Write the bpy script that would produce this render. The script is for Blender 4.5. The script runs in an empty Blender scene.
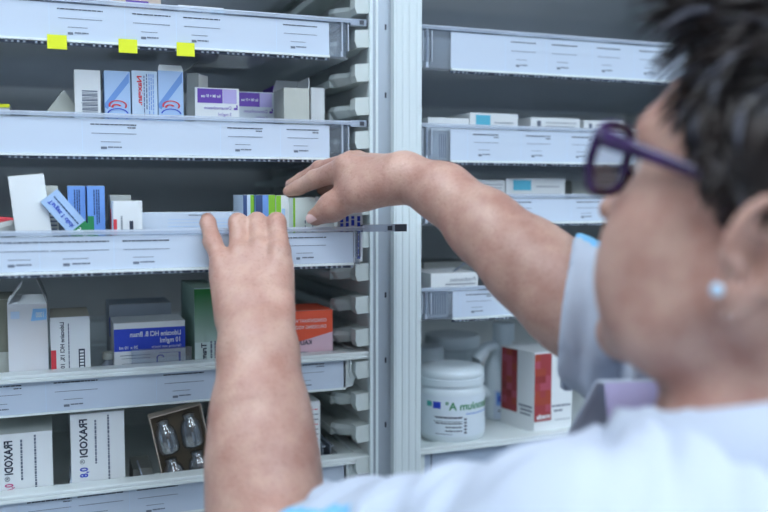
import bpy, bmesh, math, random
import numpy as np
from mathutils import Vector, Matrix
random.seed(4)
scn = bpy.context.scene
C = scn.collection
R = math.radians
# ------------------------------------------------------------------ camera
FPX = 870.0; YAW = R(21); PITCH = math.atan(61/870); CAMP = Vector((0, -.9, 1.5))
FW = Vector((math.sin(YAW)*math.cos(PITCH), math.cos(YAW)*math.cos(PITCH), -math.sin(PITCH)))
RT = Vector((math.cos(YAW), -math.sin(YAW), 0))
UP = RT.cross(FW)
def at(px, py, Y):
    d = FW + RT*((px-384)/FPX) + UP*((256-py)/FPX)
    return CAMP + d*((Y-CAMP.y)/d.y)
def cam(px, py, Z):
    return CAMP + (FW + RT*((px-384)/FPX) + UP*((256-py)/FPX))*Z
cd = bpy.data.cameras.new('camera'); co = bpy.data.objects.new('camera', cd); C.objects.link(co)
co.matrix_world = Matrix.Translation(CAMP) @ Matrix((RT, UP, -FW)).transposed().to_4x4()
cd.sensor_width = 36; cd.lens = FPX*36/768; cd.clip_start = .02
cd.dof.use_dof = True; cd.dof.focus_distance = .87; cd.dof.aperture_fstop = 2.9
scn.camera = co
# ------------------------------------------------------------------ materials
MATS = {}
def mat(name, col, rough=.5, spec=.5, bump=0, bscale=200, var=0, vscale=30, metal=0, emis=0, sss=0, vcol=None, detail=3):
    if name in MATS: return MATS[name]
    m = bpy.data.materials.new(name); m.use_nodes = True
    nt = m.node_tree; N = nt.nodes; L = nt.links; b = N['Principled BSDF']
    b.inputs['Base Color'].default_value = (*col, 1); b.inputs['Roughness'].default_value = rough
    b.inputs['Specular IOR Level'].default_value = spec; b.inputs['Metallic'].default_value = metal
    if sss:
        b.inputs['Subsurface Weight'].default_value = sss; b.inputs['Subsurface Radius'].default_value = (.008, .003, .0015)
        b.inputs['Subsurface Scale'].default_value = 1
    tc = N.new('ShaderNodeTexCoord')
    if var or vcol:
        n = N.new('ShaderNodeTexNoise'); n.inputs['Scale'].default_value = vscale; n.inputs['Detail'].default_value = detail
        L.new(tc.outputs['Object'], n.inputs['Vector'])
        r = N.new('ShaderNodeValToRGB'); r.color_ramp.elements[0].position = .35; r.color_ramp.elements[1].position = .65
        c2 = vcol or tuple(min(1, c*(1+var)) for c in col)
        c1 = col if vcol else tuple(c*(1-var) for c in col)
        r.color_ramp.elements[0].color = (*c1, 1); r.color_ramp.elements[1].color = (*c2, 1)
        L.new(n.outputs['Fac'], r.inputs['Fac']); L.new(r.outputs['Color'], b.inputs['Base Color'])
    if bump:
        n = N.new('ShaderNodeTexNoise'); n.inputs['Scale'].default_value = bscale; n.inputs['Detail'].default_value = 4
        L.new(tc.outputs['Object'], n.inputs['Vector'])
        bp = N.new('ShaderNodeBump'); bp.inputs['Strength'].default_value = bump; bp.inputs['Distance'].default_value = .001
        L.new(n.outputs['Fac'], bp.inputs['Height']); L.new(bp.outputs['Normal'], b.inputs['Normal'])
    if emis:
        b.inputs['Emission Color'].default_value = (*col, 1); b.inputs['Emission Strength'].default_value = emis
    MATS[name] = m; return m
def clear(name, tint, alpha_diff=.0, gl=.12, rough=.08, diffc=(.8, .85, .9)):
    """thin clear plastic: mostly see-through with a fresnel gloss and a little milky scatter"""
    if name in MATS: return MATS[name]
    m = bpy.data.materials.new(name); m.use_nodes = True
    nt = m.node_tree; N = nt.nodes; L = nt.links
    for n in list(N): N.remove(n)
    o = N.new('ShaderNodeOutputMaterial'); t = N.new('ShaderNodeBsdfTransparent'); t.inputs[0].default_value = (*tint, 1)
    g = N.new('ShaderNodeBsdfGlossy'); g.inputs['Roughness'].default_value = rough
    d = N.new('ShaderNodeBsdfDiffuse'); d.inputs[0].default_value = (*diffc, 1)
    f = N.new('ShaderNodeLayerWeight'); f.inputs[0].default_value = .35
    mm = N.new('ShaderNodeMath'); mm.operation = 'MULTIPLY_ADD'; mm.inputs[1].default_value = .5; mm.inputs[2].default_value = gl; mm.use_clamp = True
    L.new(f.outputs['Facing'], mm.inputs[0])
    m1 = N.new('ShaderNodeMixShader'); m1.inputs[0].default_value = alpha_diff
    L.new(t.outputs[0], m1.inputs[1]); L.new(d.outputs[0], m1.inputs[2])
    m2 = N.new('ShaderNodeMixShader'); L.new(mm.outputs[0], m2.inputs[0]); L.new(m1.outputs[0], m2.inputs[1]); L.new(g.outputs[0], m2.inputs[2])
    L.new(m2.outputs[0], o.inputs[0]); MATS[name] = m; return m
WHITE = mat('white_plastic', (.78, .84, .83), .35, bump=.05)
FRAME = mat('white_lacquer', (.74, .82, .83), .35)
STEEL = mat('brushed_metal', (.42, .47, .52), .38, metal=.35, var=.05, vscale=12)
INNER = mat('cabinet_lining', (.74, .76, .75), .6, var=.04, vscale=8)
RAILM = mat('rail_plastic', (.62, .68, .66), .45)
PAPER = mat('label_paper', (.58, .66, .77), .6)
CARD = mat('white_card', (.80, .83, .84), .55)
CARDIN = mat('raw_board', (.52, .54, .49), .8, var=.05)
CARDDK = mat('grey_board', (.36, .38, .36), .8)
INK = mat('ink_dark', (.03, .04, .07), .6)
INKG = mat('ink_grey', (.16, .19, .25), .6)
BLUE = mat('ink_blue', (.02, .06, .55), .5)
MIDB = mat('print_mid_blue', (.16, .33, .72), .5)
LTB = mat('print_pale_blue', (.42, .60, .86), .5)
LTB2 = mat('print_ice_blue', (.58, .72, .88), .5)
SKYB = mat('print_sky_blue', (.30, .58, .90), .5)
RED = mat('ink_red', (.72, .05, .07), .5)
ORED = mat('print_orange_red', (.80, .10, .04), .5)
PINK = mat('print_pink', (.72, .50, .58), .5)
PURP = mat('print_purple', (.14, .05, .42), .5)
LILAC = mat('print_lilac', (.48, .42, .74), .5)
GREEN = mat('print_green', (.02, .25, .08), .5)
LIME = mat('print_lime', (.25, .55, .03), .5)
TEAL = mat('print_teal', (.10, .50, .68), .5)
NAVY = mat('print_navy', (.03, .07, .20), .5)
GOLD = mat('print_gold', (.55, .40, .16), .5)
SAND = mat('print_sand', (.72, .60, .50), .5)
DRED = mat('print_dark_red', (.28, .03, .03), .5)
MRED = mat('print_brick_red', (.36, .045, .05), .5)
YEL = mat('yellow_sticker', (.80, .86, .01), .5)
BLACKP = mat('black_plastic', (.03, .035, .05), .35)
CLEAR = clear('clear_plastic', (.86, .90, .95), .10, .10)
CLEARF = clear('clear_tray_floor', (.92, .94, .96), .16, .05, .3, (.65, .70, .76))
CLEARB = clear('painted_edge_highlight', (.9, .93, 1), .72, .2, .1, (.80, .88, 1.0))  # milky white that paints highlights on tray edges and corners
CLEARE = clear('clear_plastic_edge', (.84, .89, .96), .50, .18, .12, (.72, .82, .97))
GRNMIX = mat('print_green_fade', (.06, .32, .10), .5)
# ------------------------------------------------------------------ mesh helpers
class MB:
    def __init__(s): s.v = []; s.f = []; s.m = []; s.mats = []
    def mi(s, m):
        if m not in s.mats: s.mats.append(m)
        return s.mats.index(m)
    def add(s, vs, fs, m, M=None):
        o = len(s.v); i = s.mi(m)
        s.v += [tuple(M @ Vector(v)) if M else tuple(v) for v in vs]
        for f in fs: s.f.append(tuple(k+o for k in f)); s.m.append(i)
    def box(s, a, b, m, M=None):
        x0, y0, z0 = a; x1, y1, z1 = b
        vs = [(x0,y0,z0),(x1,y0,z0),(x1,y1,z0),(x0,y1,z0),(x0,y0,z1),(x1,y0,z1),(x1,y1,z1),(x0,y1,z1)]
        s.add(vs, [(0,3,2,1),(4,5,6,7),(0,1,5,4),(1,2,6,5),(2,3,7,6),(3,0,4,7)], m, M)
    def quad(s, p, m, M=None): s.add(p, [tuple(range(len(p)))], m, M)
    def prism(s, prof, y0, y1, m, M=None):          # profile in x,z extruded along y
        n = len(prof)
        vs = [(x, y0, z) for x, z in prof]+[(x, y1, z) for x, z in prof]
        fs = [(i, (i+1) % n, (i+1) % n+n, i+n) for i in range(n)]+[tuple(range(n))[::-1], tuple(range(n, 2*n))]
        s.add(vs, fs, m, M)
    def lathe(s, prof, m, M=None, n=40, cap=True):
        vs = []; fs = []
        for r, z in prof:
            for k in range(n): vs.append((r*math.cos(2*math.pi*k/n), r*math.sin(2*math.pi*k/n), z))
        for i in range(len(prof)-1):
            for k in range(n): fs.append((i*n+k, i*n+(k+1) % n, (i+1)*n+(k+1) % n, (i+1)*n+k))
        if cap: fs.append(tuple(range(n))[::-1]); fs.append(tuple((len(prof)-1)*n+k for k in range(n)))
        s.add(vs, fs, m, M)
    def tube(s, pts, rad, m, M=None, n=12, sq=1.0, closed=False):
        pts = [Vector(p) for p in pts]; N_ = len(pts); vs = []; fs = []
        rad = rad if hasattr(rad, '__len__') else [rad]*N_
        up = Vector((0, 0, 1))
        for i, p in enumerate(pts):
            a = pts[(i-1) % N_] if closed or i else pts[0]; b = pts[(i+1) % N_] if closed or i < N_-1 else pts[-1]
            t = (b-a).normalized()
            u = up.cross(t)
            if u.length < .05: u = Vector((1, 0, 0)).cross(t)
            u.normalize(); w = t.cross(u)
            for k in range(n):
                an = 2*math.pi*k/n; vs.append(p+u*math.cos(an)*rad[i]*sq+w*math.sin(an)*rad[i])
        for i in range(N_ if closed else N_-1):
            j = (i+1) % N_
            for k in range(n): fs.append((i*n+k, i*n+(k+1) % n, j*n+(k+1) % n, j*n+k))
        if not closed: fs.append(tuple(range(n))[::-1]); fs.append(tuple((N_-1)*n+k for k in range(n)))
        s.add(vs, fs, m, M)
    def text(s, body, x, z, size, m, M=None, rot=0, off=0, bold=0, align='LEFT', fit=None):
        """mirror-written lettering (the photograph is mirrored) on the plane y = -off; x, z is where the first letter starts"""
        vs, fs = text_geo(body, size, bold, align)
        if fit:
            k = fit/max(v[0] for v in vs); vs = [(a*k, b) for a, b in vs]
        c, sn = math.cos(rot), math.sin(rot)
        s.add([(x+(-vx)*c-vy*sn, -off, z+(-vx)*sn+vy*c) for vx, vy in vs], fs, m, M)
    def build(s, name, parent=None, smooth=False, bevel=0, loc=None, rot=None):
        me = bpy.data.meshes.new(name); me.from_pydata(s.v, [], s.f); me.update()
        for m in s.mats: me.materials.append(m)
        me.polygons.foreach_set('material_index', s.m)
        if smooth: me.polygons.foreach_set('use_smooth', [True]*len(me.polygons))
        o = bpy.data.objects.new(name, me); C.objects.link(o)
        if parent: o.parent = parent
        if loc is not None: o.location = loc
        if rot is not None: o.rotation_euler = rot
        if bevel:
            b = o.modifiers.new('b', 'BEVEL'); b.width = bevel; b.segments = 2; b.limit_method = 'ANGLE'
        return o
_tc = {}
def text_geo(body, size, bold=0, align='LEFT'):
    k = (body, size, bold, align)
    if k in _tc: return _tc[k]
    cu = bpy.data.curves.new('t', 'FONT'); cu.body = body; cu.size = size; cu.offset = bold*size; cu.resolution_u = 2; cu.align_x = align
    ob = bpy.data.objects.new('t', cu); C.objects.link(ob)
    dg = bpy.context.evaluated_depsgraph_get(); me = bpy.data.meshes.new_from_object(ob.evaluated_get(dg))
    vs = [(v.co.x, v.co.y) for v in me.vertices]; fs = [tuple(p.vertices)[::-1] for p in me.polygons]
    bpy.data.objects.remove(ob); bpy.data.curves.remove(cu); bpy.data.meshes.remove(me)
    _tc[k] = (vs, fs); return _tc[k]
def tag(o, label, cat, group=None):
    o['label'] = label; o['category'] = cat
    if group: o['group'] = group
    return o
def struct(o): o['kind'] = 'structure'; return o
def empty(name, loc=(0, 0, 0), rz=0):
    o = bpy.data.objects.new(name, None); C.objects.link(o); o.location = loc; o.rotation_euler = (0, 0, rz); o.empty_display_size = .02; return o
def M4(loc, rz=0, ry=0, rx=0):
    return Matrix.Translation(loc) @ Matrix.Rotation(rz, 4, 'Z') @ Matrix.Rotation(ry, 4, 'Y') @ Matrix.Rotation(rx, 4, 'X')
def words(mb, x0, x1, z, h, m, off=.0004, M=None, seed=0, gap=.25):
    """a line of print too small to read: dashes of word length"""
    rn = random.Random(seed*77+int(x0*1e4)+int(z*1e5)); x = x0
    while x < x1-.0005:
        w = min(rn.uniform(1.5, 5)*h, x1-x)
        mb.quad([(x, -off, z), (x+w, -off, z), (x+w, -off, z+h), (x, -off, z+h)], m, M); x += w+h*rn.uniform(gap*.6, gap*1.6)
# ------------------------------------------------------------------ room
def plane_box(name, a, b, m):
    mb = MB(); mb.box(a, b, m); return struct(mb.build(name))
WALLM = mat('painted_wall', (.78, .80, .82), .8, bump=.1, bscale=60)
FLM = mat('vinyl_floor', (.52, .54, .55), .4, var=.08, vscale=40)
plane_box('floor', (-2.2, -3.2, -.05), (2.6, .62, 0), FLM)
plane_box('ceiling', (-2.2, -3.2, 2.7), (2.6, .62, 2.75), mat('ceiling_paint', (.75, .80, .84), .8))
plane_box('wall_back', (-2.2, .56, 0), (2.6, .62, 2.7), WALLM)
DARKW = mat('dark_wall_paint', (.24, .27, .31), .8, bump=.1, bscale=60)
plane_box('wall_front', (-2.2, -3.25, 0), (2.6, -3.2, 2.7), DARKW)
plane_box('wall_left', (-2.25, -3.25, 0), (-2.2, .62, 2.7), DARKW)
plane_box('wall_right', (2.6, -3.25, 0), (2.65, .62, 2.7), DARKW)
LAMP = mat('lamp_diffuser', (.80, .90, 1.0), .5, emis=14)
for i, (lx, ly, lab) in enumerate(((-.50, -.60, 'ceiling panel light nearest the medicine cabinet'), (1.5, -1.95, 'added unseen ceiling panel light nearest the dark right wall'), (.2, -2.75, 'added unseen ceiling panel light at the back of the room'))):  # right and back panels are added to fill the shelves with frontal light
    e = empty('ceiling_light', (lx, ly, 2.7)); tag(e, lab, 'lamp', 'ceiling panel lights')
    mb = MB(); w, d = ((.62, .36), (.95, .55), (.95, .45))[i]
    for a, b in (((-w, -d, -.03), (w, -d+.02, 0)), ((-w, d-.02, -.03), (w, d, 0)), ((-w, -d+.02, -.03), (-w+.02, d-.02, 0)), ((w-.02, -d+.02, -.03), (w, d-.02, 0))): mb.box(a, b, FRAME)
    mb.build('light_frame', e)
    mb = MB(); mb.box((-w+.02, -d+.02, -.022), (w-.02, d-.02, -.012), LAMP); mb.build('diffuser', e)
# ------------------------------------------------------------------ cabinet
cab = empty('medicine_cabinet', (0, 0, 0)); tag(cab, 'tall pale grey two-bay medicine cabinet with pull-out trays', 'cabinet')
XL, XR = .3525, .3855
mb = MB(); mb.box((-.275, .448, .08), (1.0, .462, 2.1), INNER); mb.build('back_panel', cab)
mb = MB(); mb.box((-.275, -.0, .08), (-.262, .448, 2.1), INNER); mb.build('side_panel', cab)
mb = MB(); mb.box((.3285, .004, .08), (XL, .448, 2.1), INNER); mb.box((.3285, -.002, .08), (XL, .004, 2.1), STEEL)
mb.box((.3275, -.004, .08), (.331, .004, 2.1), FRAME); mb.box((.3345, -.0032, .08), (.3375, -.002, 2.1), FRAME)
for k in range(26):
    z = .14+k*.0733
    mb.box((.3455, -.0024, z), (.3475, -.0019, z+.006), BLACKP)
mb.build('slotted_upright', cab)
mb = MB(); mb.box((XL, -.012, .06), (XR, .448, 2.12), FRAME)
for x in (.3545, .3625, .3705, .3790): mb.box((x, -.0130, .06), (x+.0058, -.012, 2.12), FRAME)
mb.build('door_post', cab, bevel=.0006)
mb = MB(); mb.box((.99, 0, .08), (1.003, .448, 2.1), INNER); mb.build('side_panel', cab)
mb = MB(); mb.box((-.275, 0, 2.1), (1.003, .462, 2.13), FRAME); mb.build('top_panel', cab)
mb = MB(); mb.box((-.275, 0, 0), (1.003, .462, .08), FRAME); mb.build('plinth', cab)
def rail_mb():
    mb = MB()
    # front catch block, saddle, then the long channel running back (local: wall face at x=0, protrudes to -x)
    mb.prism([(0, -.0095), (-.0145, -.0105), (-.017, -.004), (-.0165, .008), (0, .0095)], -.001, .016, RAILM)
    vs = []; fs = []; secs = [(.016, .6, .75), (.022, .35, .55), (.030, .55, .8), (.042, 1.0, 1.0), (.05, 1.1, 1.0)]
    prof = [(0, -.011), (-.022, -.012), (-.028, -.003), (-.026, .002), (-.008, .005), (0, .009)]
    for y, a, b in secs:
        for x, z in prof: vs.append((x*a, y, z*b))
    n = len(prof)
    for i in range(len(secs)-1):
        for k in range(n): fs.append((i*n+k, i*n+(k+1) % n, (i+1)*n+(k+1) % n, (i+1)*n+k))
    fs.append(tuple(range((len(secs)-1)*n, len(secs)*n)))
    mb.add(vs, fs, RAILM)
    mb.prism([(0, -.011), (-.030, -.012), (-.030, -.004), (-.026, -.004), (-.025, -.008), (-.004, -.008), (-.004, .004), (0, .008)], .05, .44, RAILM)
    return mb
z0 = at(361, 72, 0).z
rail0 = rail_mb().build('tray_rail', cab); rail0.location = (.3285, 0, z0)
for k in range(-4, 16):
    if k == 0: continue
    c = rail0.copy(); C.objects.link(c); c.parent = cab; c.location = (.3285, 0, z0-k*.0362)
# ------------------------------------------------------------------ trays
def label_lines(mb, x1, zt, zb, M, seed, w=.05):
    # mirrored layout: text block right-aligned at x1; title, hairline, order line; the 2-D code is left out
    h = zt-zb
    words(mb, x1-w*.92, x1, zt-h*.17, .0011, INK, M=M, seed=seed, gap=.45)
    if seed % 3 == 0: words(mb, x1-w*.18, x1, zt-h*.25, .0010, INK, M=M, seed=seed+1, gap=.45)
    words(mb, x1-w*.9, x1, zt-h*.42, .0006, INKG, M=M, seed=seed+2)
    words(mb, x1-w*.72, x1-w*.32, zt-h*.66, .0006, INKG, M=M, seed=seed+3)
    words(mb, x1-w*.58, x1-w*.30, zt-h*.82, .0013, INKG, M=M, seed=seed+4)
    words(mb, x1-w*.72, x1-w*.60, zt-h*.86, .0024, INKG, M=M, seed=seed+5, gap=2)
    mb.quad([(x1-w-.004, -.0002, zb+.001), (x1-w-.0036, -.0002, zb+.001), (x1-w-.0036, -.0002, zt-.001), (x1-w-.004, -.0002, zt-.001)], LTB2, M)
def clear_tray(x0, x1, Y, zb, h, label, labs, lx0, lx1, stickers=(), tabs=True, leftcap=False):
    e = empty('pull_out_tray', (x0, Y, zb)); tag(e, label, 'tray', 'clear medicine trays')
    W = x1-x0; D = .39
    mb = MB(); t = .0018; r = .010
    # shell: front wall with rounded, flared corners + sides + back
    mb.box((r, 0, .002), (W-r, t, h-.004), CLEAR)
    mb.box((0, r, .002), (t, D, h-.004), CLEAR); mb.box((W-t, r, .002), (W, D, h-.004), CLEAR); mb.box((t, D-t, .002), (W-t, D, h-.004), CLEAR)
    for cx, s in ((r, -1), (W-r, 1)):
        seg = 6
        for k in range(seg):
            a0 = math.pi/2*k/seg; a1 = math.pi/2*(k+1)/seg
            p = lambda a, rr: (cx+s*rr*math.sin(a), r-rr*math.cos(a))
            q0, q1, q2, q3 = p(a0, r), p(a1, r), p(a1, r-t), p(a0, r-t)
            vs = [(*q0, .002), (*q1, .002), (*q2, .002), (*q3, .002), (*q0, h-.004), (*q1, h-.004), (*q2, h-.004), (*q3, h-.004)]
            mb.add(vs, [(0, 1, 5, 4), (2, 3, 7, 6), (4, 5, 6, 7), (0, 3, 2, 1)], CLEARB if k in (0, 5) else CLEAR)  # milky corner strips stand in for streaks of light
    mb.build('tray_body', e)
    mb = MB(); mb.box((t, t, 0), (W-t, D-t, .002), CLEARF); mb.build('tray_floor', e)
    mb = MB()   # rim: lip round the top, pale strip painting its edge highlight, tags that sit on the rails
    mb.box((-.001, -.0035, h-.004), (W+.001, .004, h-.0015), CLEARE); mb.box((-.001, -.0035, h-.0012), (W+.001, -.0022, h+.0002), CLEARB)
    mb.box((W-.004, .004, h-.004), (W+.008, D, h-.0018), CLEARE); mb.box((-.008, .004, h-.004), (.004, D, h-.0018), CLEARE); mb.box((.004, D-.006, h-.004), (W-.004, D+.002, h-.0018), CLEARE)
    for k in range(3): mb.box((W-.003-k*.0035, -.0026, .008), (W-.0018-k*.0035, .001, h-.006), CLEARB if k != 1 else CLEAR); mb.box((.0018+k*.0055, -.0026, .008), (.003+k*.0055, .001, h-.006), CLEARB if k != 1 else CLEAR)  # pale ribs added to imitate light streaks at the tray ends
    mb.build('tray_rim', e)
    if tabs:
        mb = MB(); zz = h-.0035
        tw = .3385-x1 if x1 < .35 else .02
        mb.box((W+.001, .001, zz-.002), (W+tw-.013, .008, zz+.005), CLEARE); mb.box((W+tw-.013, .001, zz-.0022), (W+tw, .008, zz+.0052), BLACKP)
        mb.box((W+tw-.021, .0005, zz-.0008), (W+tw-.016, .001, zz+.0038), BLACKP); mb.build('catch', e)
    mb = MB()   # comb of slots under the label holder
    mb.box((lx0-x0, -.0042, .0), (lx1-x0, 0, .0022), WHITE)  # white bar put in as the highlight along the lower edge
    n = int((lx1-lx0)/.0052)
    for k in range(n):
        x = lx0-x0+.003+k*.0052
        if (k*7) % 5 != 3: mb.box((x, -.0030, -.0026), (x+.0022, .0, -.0001), CLEARE)
    mb.box((lx0-x0, .0002, -.003), (lx1-x0, .0012, 0), mat('painted_slot_shadow', (.06, .08, .12), .5))  # dark strip behind the teeth paints the shade in the slots
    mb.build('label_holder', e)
    M = Matrix.Translation((0, -.0016, 0)); mb = MB()
    lt, lb = h-.0055, .0025
    mb.box((lx0-x0, -.0000, lb), (lx1-x0, .0012, lt), PAPER, M)
    for k, (lx, w) in enumerate(labs): label_lines(mb, lx-x0, lt, lb, M, k*3+int(zb*100), w)
    mb.build('label_strip', e)
    if stickers:
        for s_ in stickers:
            m2 = MB(); m2.box((s_-x0-.0088, -.0058, -.0075), (s_-x0+.0088, -.0045, .0058), YEL); o = m2.build('yellow_sticker', e)
    return e
px = lambda p, Y=0, y=120: at(p, y, Y).x
LX0, LX1 = -.235, .306
clear_tray(LX0, LX1, 0, 1.756, .042, 'clear tray cut off by the top edge of the photo, left bay', [(.1, .05)], -.22, .296)
t1 = clear_tray(LX0, LX1, 0, 1.646, .042, 'clear pull-out tray with three yellow stickers on its label edge', [(px(105), .045), (px(172), .04), (px(221), .04), (px(317), .04), (-.06, .05)], -.22, px(329), [px(59), px(129), px(186)])
t2 = clear_tray(LX0, LX1, 0, 1.5376, .042, 'clear tray holding the pale blue and purple boxes, second in the left bay', [(px(136), .047), (px(262), .04), (px(318), .038)], -.22, px(329))
TY = -.084
t3 = clear_tray(LX0, LX1-.016, TY, 1.4308, .038, 'clear tray pulled out furthest, gripped by the left hand', [(px(45, TY), .046), (px(106, TY), .054), (px(167, TY), .045), (px(325, TY), .042)], -.22, px(358, TY)-.006)
def white_tray(x0, x1, Y, zb, zr, label, labs, floor_z, panel_h, plain=False):
    e = empty('white_tray', (x0, Y, zb)); tag(e, label, 'tray', 'white medicine trays')
    W = x1-x0; D = .40; h = zr-zb; fl = floor_z-zb; t = .002
    mb = MB()
    # body: slightly tapered bin below a broad flat rim
    ins = .020; top = h-.004; bi = .030
    def ring(i, z): return [(i, i*.8, z), (W-i, i*.8, z), (W-i, D-i, z), (i, D-i, z)]
    A = ring(ins, top); B = ring(bi, fl); A2 = ring(ins+t, top); B2 = ring(bi+t, fl+t)
    vs = A+B+A2+B2
    fs = []
    for k in range(4):
        j = (k+1) % 4; fs += [(k, j, 4+j, 4+k)[::-1], (8+k, 8+j, 12+j, 12+k)]
    fs += [(4, 5, 6, 7)[::-1], (12, 13, 14, 15)]
    mb.add(vs, fs, WHITE); mb.build('tray_body', e)
    mb = MB()
    mb.box((0, 0, top), (W, ins+.001, h), WHITE); mb.box((0, D-ins, top), (W, D, h), WHITE)
    mb.box((0, ins+.001, top), (ins+.001, D-ins, h), WHITE); mb.box((W-ins-.001, ins+.001, top), (W, D-ins, h), WHITE)
    mb.box((0, 0, top-.004), (W, .0022, top), WHITE)
    mb.box((W-.0022, .0022, top-.004), (W, D, top), WHITE); mb.box((0, .0022, top-.004), (.0022, D, top), WHITE)
    mb.build('tray_rim', e, bevel=.001)
    mb = MB(); PL = .012
    x_r = W-.034 if not plain else W-.006
    mb.box((.012, PL, top-.004-panel_h), (x_r, PL+.0025, top), PAPER if not plain else mat('grey_blue_front', (.42, .50, .62), .5))
    if plain:
        mb.box((.0, PL-.001, top-.004-panel_h), (.014, PL+.006, top), WHITE)
        mb.box((.022, PL-.0012, top-panel_h-.004), (.0232, PL, top-.006), INKG)
    mb.box((.012, PL-.0015, top-.005-panel_h), (x_r, PL+.003, top-.003-panel_h), WHITE)
    M = Matrix.Translation((0, PL-.0002, 0))
    for k, (lx, w) in enumerate(labs): label_lines(mb, lx-x0, top-.003, top-.004-panel_h, M, k*5+3, w)
    mb.build('label_panel' if not plain else 'front_panel', e)
    if not plain:
        mb = MB()    # right bracket curving in below the rim
        mb.prism([(W-.036, top), (W-.036, top-panel_h-.004), (W-.026, top-panel_h-.002), (W-.019, top-panel_h*.5), (W-.017, top)], PL, PL+.1, WHITE); 
        mb.box((W-.030, PL-.004, top-panel_h*.75), (W-.0285, PL, top), WHITE)
        mb.build('bracket', e)
    return e
t4 = white_tray(LX0-.02, .338, 0, 1.286, 1.3265, 'white rimmed tray with the blue and white ampoule boxes', [(px(13), .04), (px(92), .045), (px(202), .045), (px(326), .048)], 1.289, .034)
t5 = white_tray(LX0-.02, .338, 0, 1.168, 1.2085, 'white rimmed tray lowest in view, holding the tall blister boxes', [(px(62), .045), (px(116), .048), (px(173), .045), (.26, .05)], 1.171, .034)
RX0, RX1 = .3885, .965
clear_tray(RX0, RX1, 0, 1.750, .046, 'clear tray above the frame in the right bay, only its underside in view', [(.5, .05)], px(450), .96, tabs=False)
r1 = clear_tray(RX0, RX1, 0, 1.640, .048, 'clear tray topmost in the right bay', [(px(534), .036), (px(575), .038), (px(618), .036), (px(660), .038), (.85, .05)], px(450), .96, tabs=False)
r2 = clear_tray(RX0, RX1, 0, 1.537, .043, 'clear tray second from top in the right bay, behind the glasses', [(px(498), .036), (px(550), .036), (px(592), .032), (.75, .05)], px(450), .96, tabs=False)
r3 = clear_tray(RX0, RX1, 0, 1.466, .035, 'clear tray in the right bay behind the outstretched forearm', [(px(532), .036), (px(600), .036), (.75, .05)], px(450), .96, tabs=False)
r4 = clear_tray(RX0, RX1, 0, 1.357, .038, 'clear tray just above the white screw-top tub', [(px(492), .036), (.62, .04), (.75, .05)], px(453), .96, tabs=False)
r5 = white_tray(RX0-.002, RX1, 0, 1.16, 1.2098, 'deep white tray with blue-grey front carrying tub and red box', [], 1.2055, .046, plain=True)
# ------------------------------------------------------------------ boxes
GRP = {}
def carton(name, label, cat, x0, x1, zb, zt, Y, depth, m=CARD, prints=None, rz=0, ry=0, topm=None, sidem=None, group=None, pivot=None, bevel=.0006, parts=None):
    """closed carton: front-bottom-left corner at (x0, Y, zb); prints(mb, w, h, M) draws on the front"""
    w, h = x1-x0, zt-zb; mb = MB()
    mb.box((0, 0, 0), (w, depth, h), m)
    if topm: mb.quad([(0, 0, h+.0002), (w, 0, h+.0002), (w, depth, h+.0002), (0, depth, h+.0002)], topm)
    if sidem:
        mb.quad([(-.0002, 0, 0), (-.0002, 0, h), (-.0002, depth, h), (-.0002, depth, 0)], sidem)
        mb.quad([(w+.0002, 0, 0), (w+.0002, depth, 0), (w+.0002, depth, h), (w+.0002, 0, h)], sidem)
    if prints: prints(mb, w, h)
    # tuck-flap seam along the top
    mb.box((w*.04, depth*.02, h), (w*.96, depth*.024+.0004, h+.0003), CARDIN)
    o = mb.build(name); tag(o, label, cat, group)
    o.location = (x0, Y, zb); o.rotation_euler = (0, ry, rz)
    return o
def rect(mb, x0, z0, x1, z1, m, off=.0003): mb.quad([(x0, -off, z0), (x1, -off, z0), (x1, -off, z1), (x0, -off, z1)], m)
def poly(mb, pts, m, off=.0003): mb.quad([(x, -off, z) for x, z in pts], m)
def arc(mb, cx, cz, r, a0, a1, wd, m, off=.0006, sx=1, n=14):
    for k in range(n):
        a, b = R(a0+(a1-a0)*k/n), R(a0+(a1-a0)*(k+1)/n)
        mb.quad([(cx+sx*r*math.cos(a), -off, cz+r*math.sin(a)), (cx+sx*r*math.cos(b), -off, cz+r*math.sin(b)), (cx+sx*(r-wd)*math.cos(b), -off, cz+(r-wd)*math.sin(b)), (cx+sx*(r-wd)*math.cos(a), -off, cz+(r-wd)*math.sin(a))][::-1 if a1 > a0 else 1], m)
def ext(pl, pr, pt, Y, zb):
    a = at(pl, pt, Y); b = at(pr, pt, Y); return a.x, b.x, zb, at((pl+pr)/2, pt, Y).z
F2 = 1.5398
def remap(fn, lo):     # squeeze a design into the upper part of the face, the part above the tray lip
    def g(mb, w, h):
        n = len(mb.v); fn(mb, w, h); mb.v[n:] = [(x, y, h*lo+(1-lo)*z) for x, y, z in mb.v[n:]]
    return g
# --- second tray, left bay
Y = .02
def p_bar(mb, w, h):
    for k in range(17):
        z = h*.02+k*h*.033; rect(mb, w*.28, z, w*.88, z+h*(.012+.012*((k*5) % 3)/2), INKG)
    words(mb, w*.24, w*.27, h*.3, .001, INKG)
carton('medicine_box', 'plain white box standing upright with a large barcode', 'box', *ext(74, 100, 70, Y, F2), Y, .03, prints=remap(p_bar, .44))
def p_swirl(mb, w, h):
    poly(mb, [(0, h*.33), (w*.95, h*.98), (w*.95, h*.78), (w*.1, h*.22), (0, h*.26)], MIDB, .0003)
    arc(mb, w*.5, h*.30, w*.36, -30, 200, w*.07, RED, sx=1)
    arc(mb, w*.45, h*.27, w*.2, 20, 200, w*.09, RED); arc(mb, w*.5, h*.12, w*.42, 10, 170, w*.06, BLUE); arc(mb, w*.3, h*.02, w*.2, 0, 180, w*.06, BLUE)
    arc(mb, w*.62, h*.02, w*.26, 0, 160, w*.07, BLUE)
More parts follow.
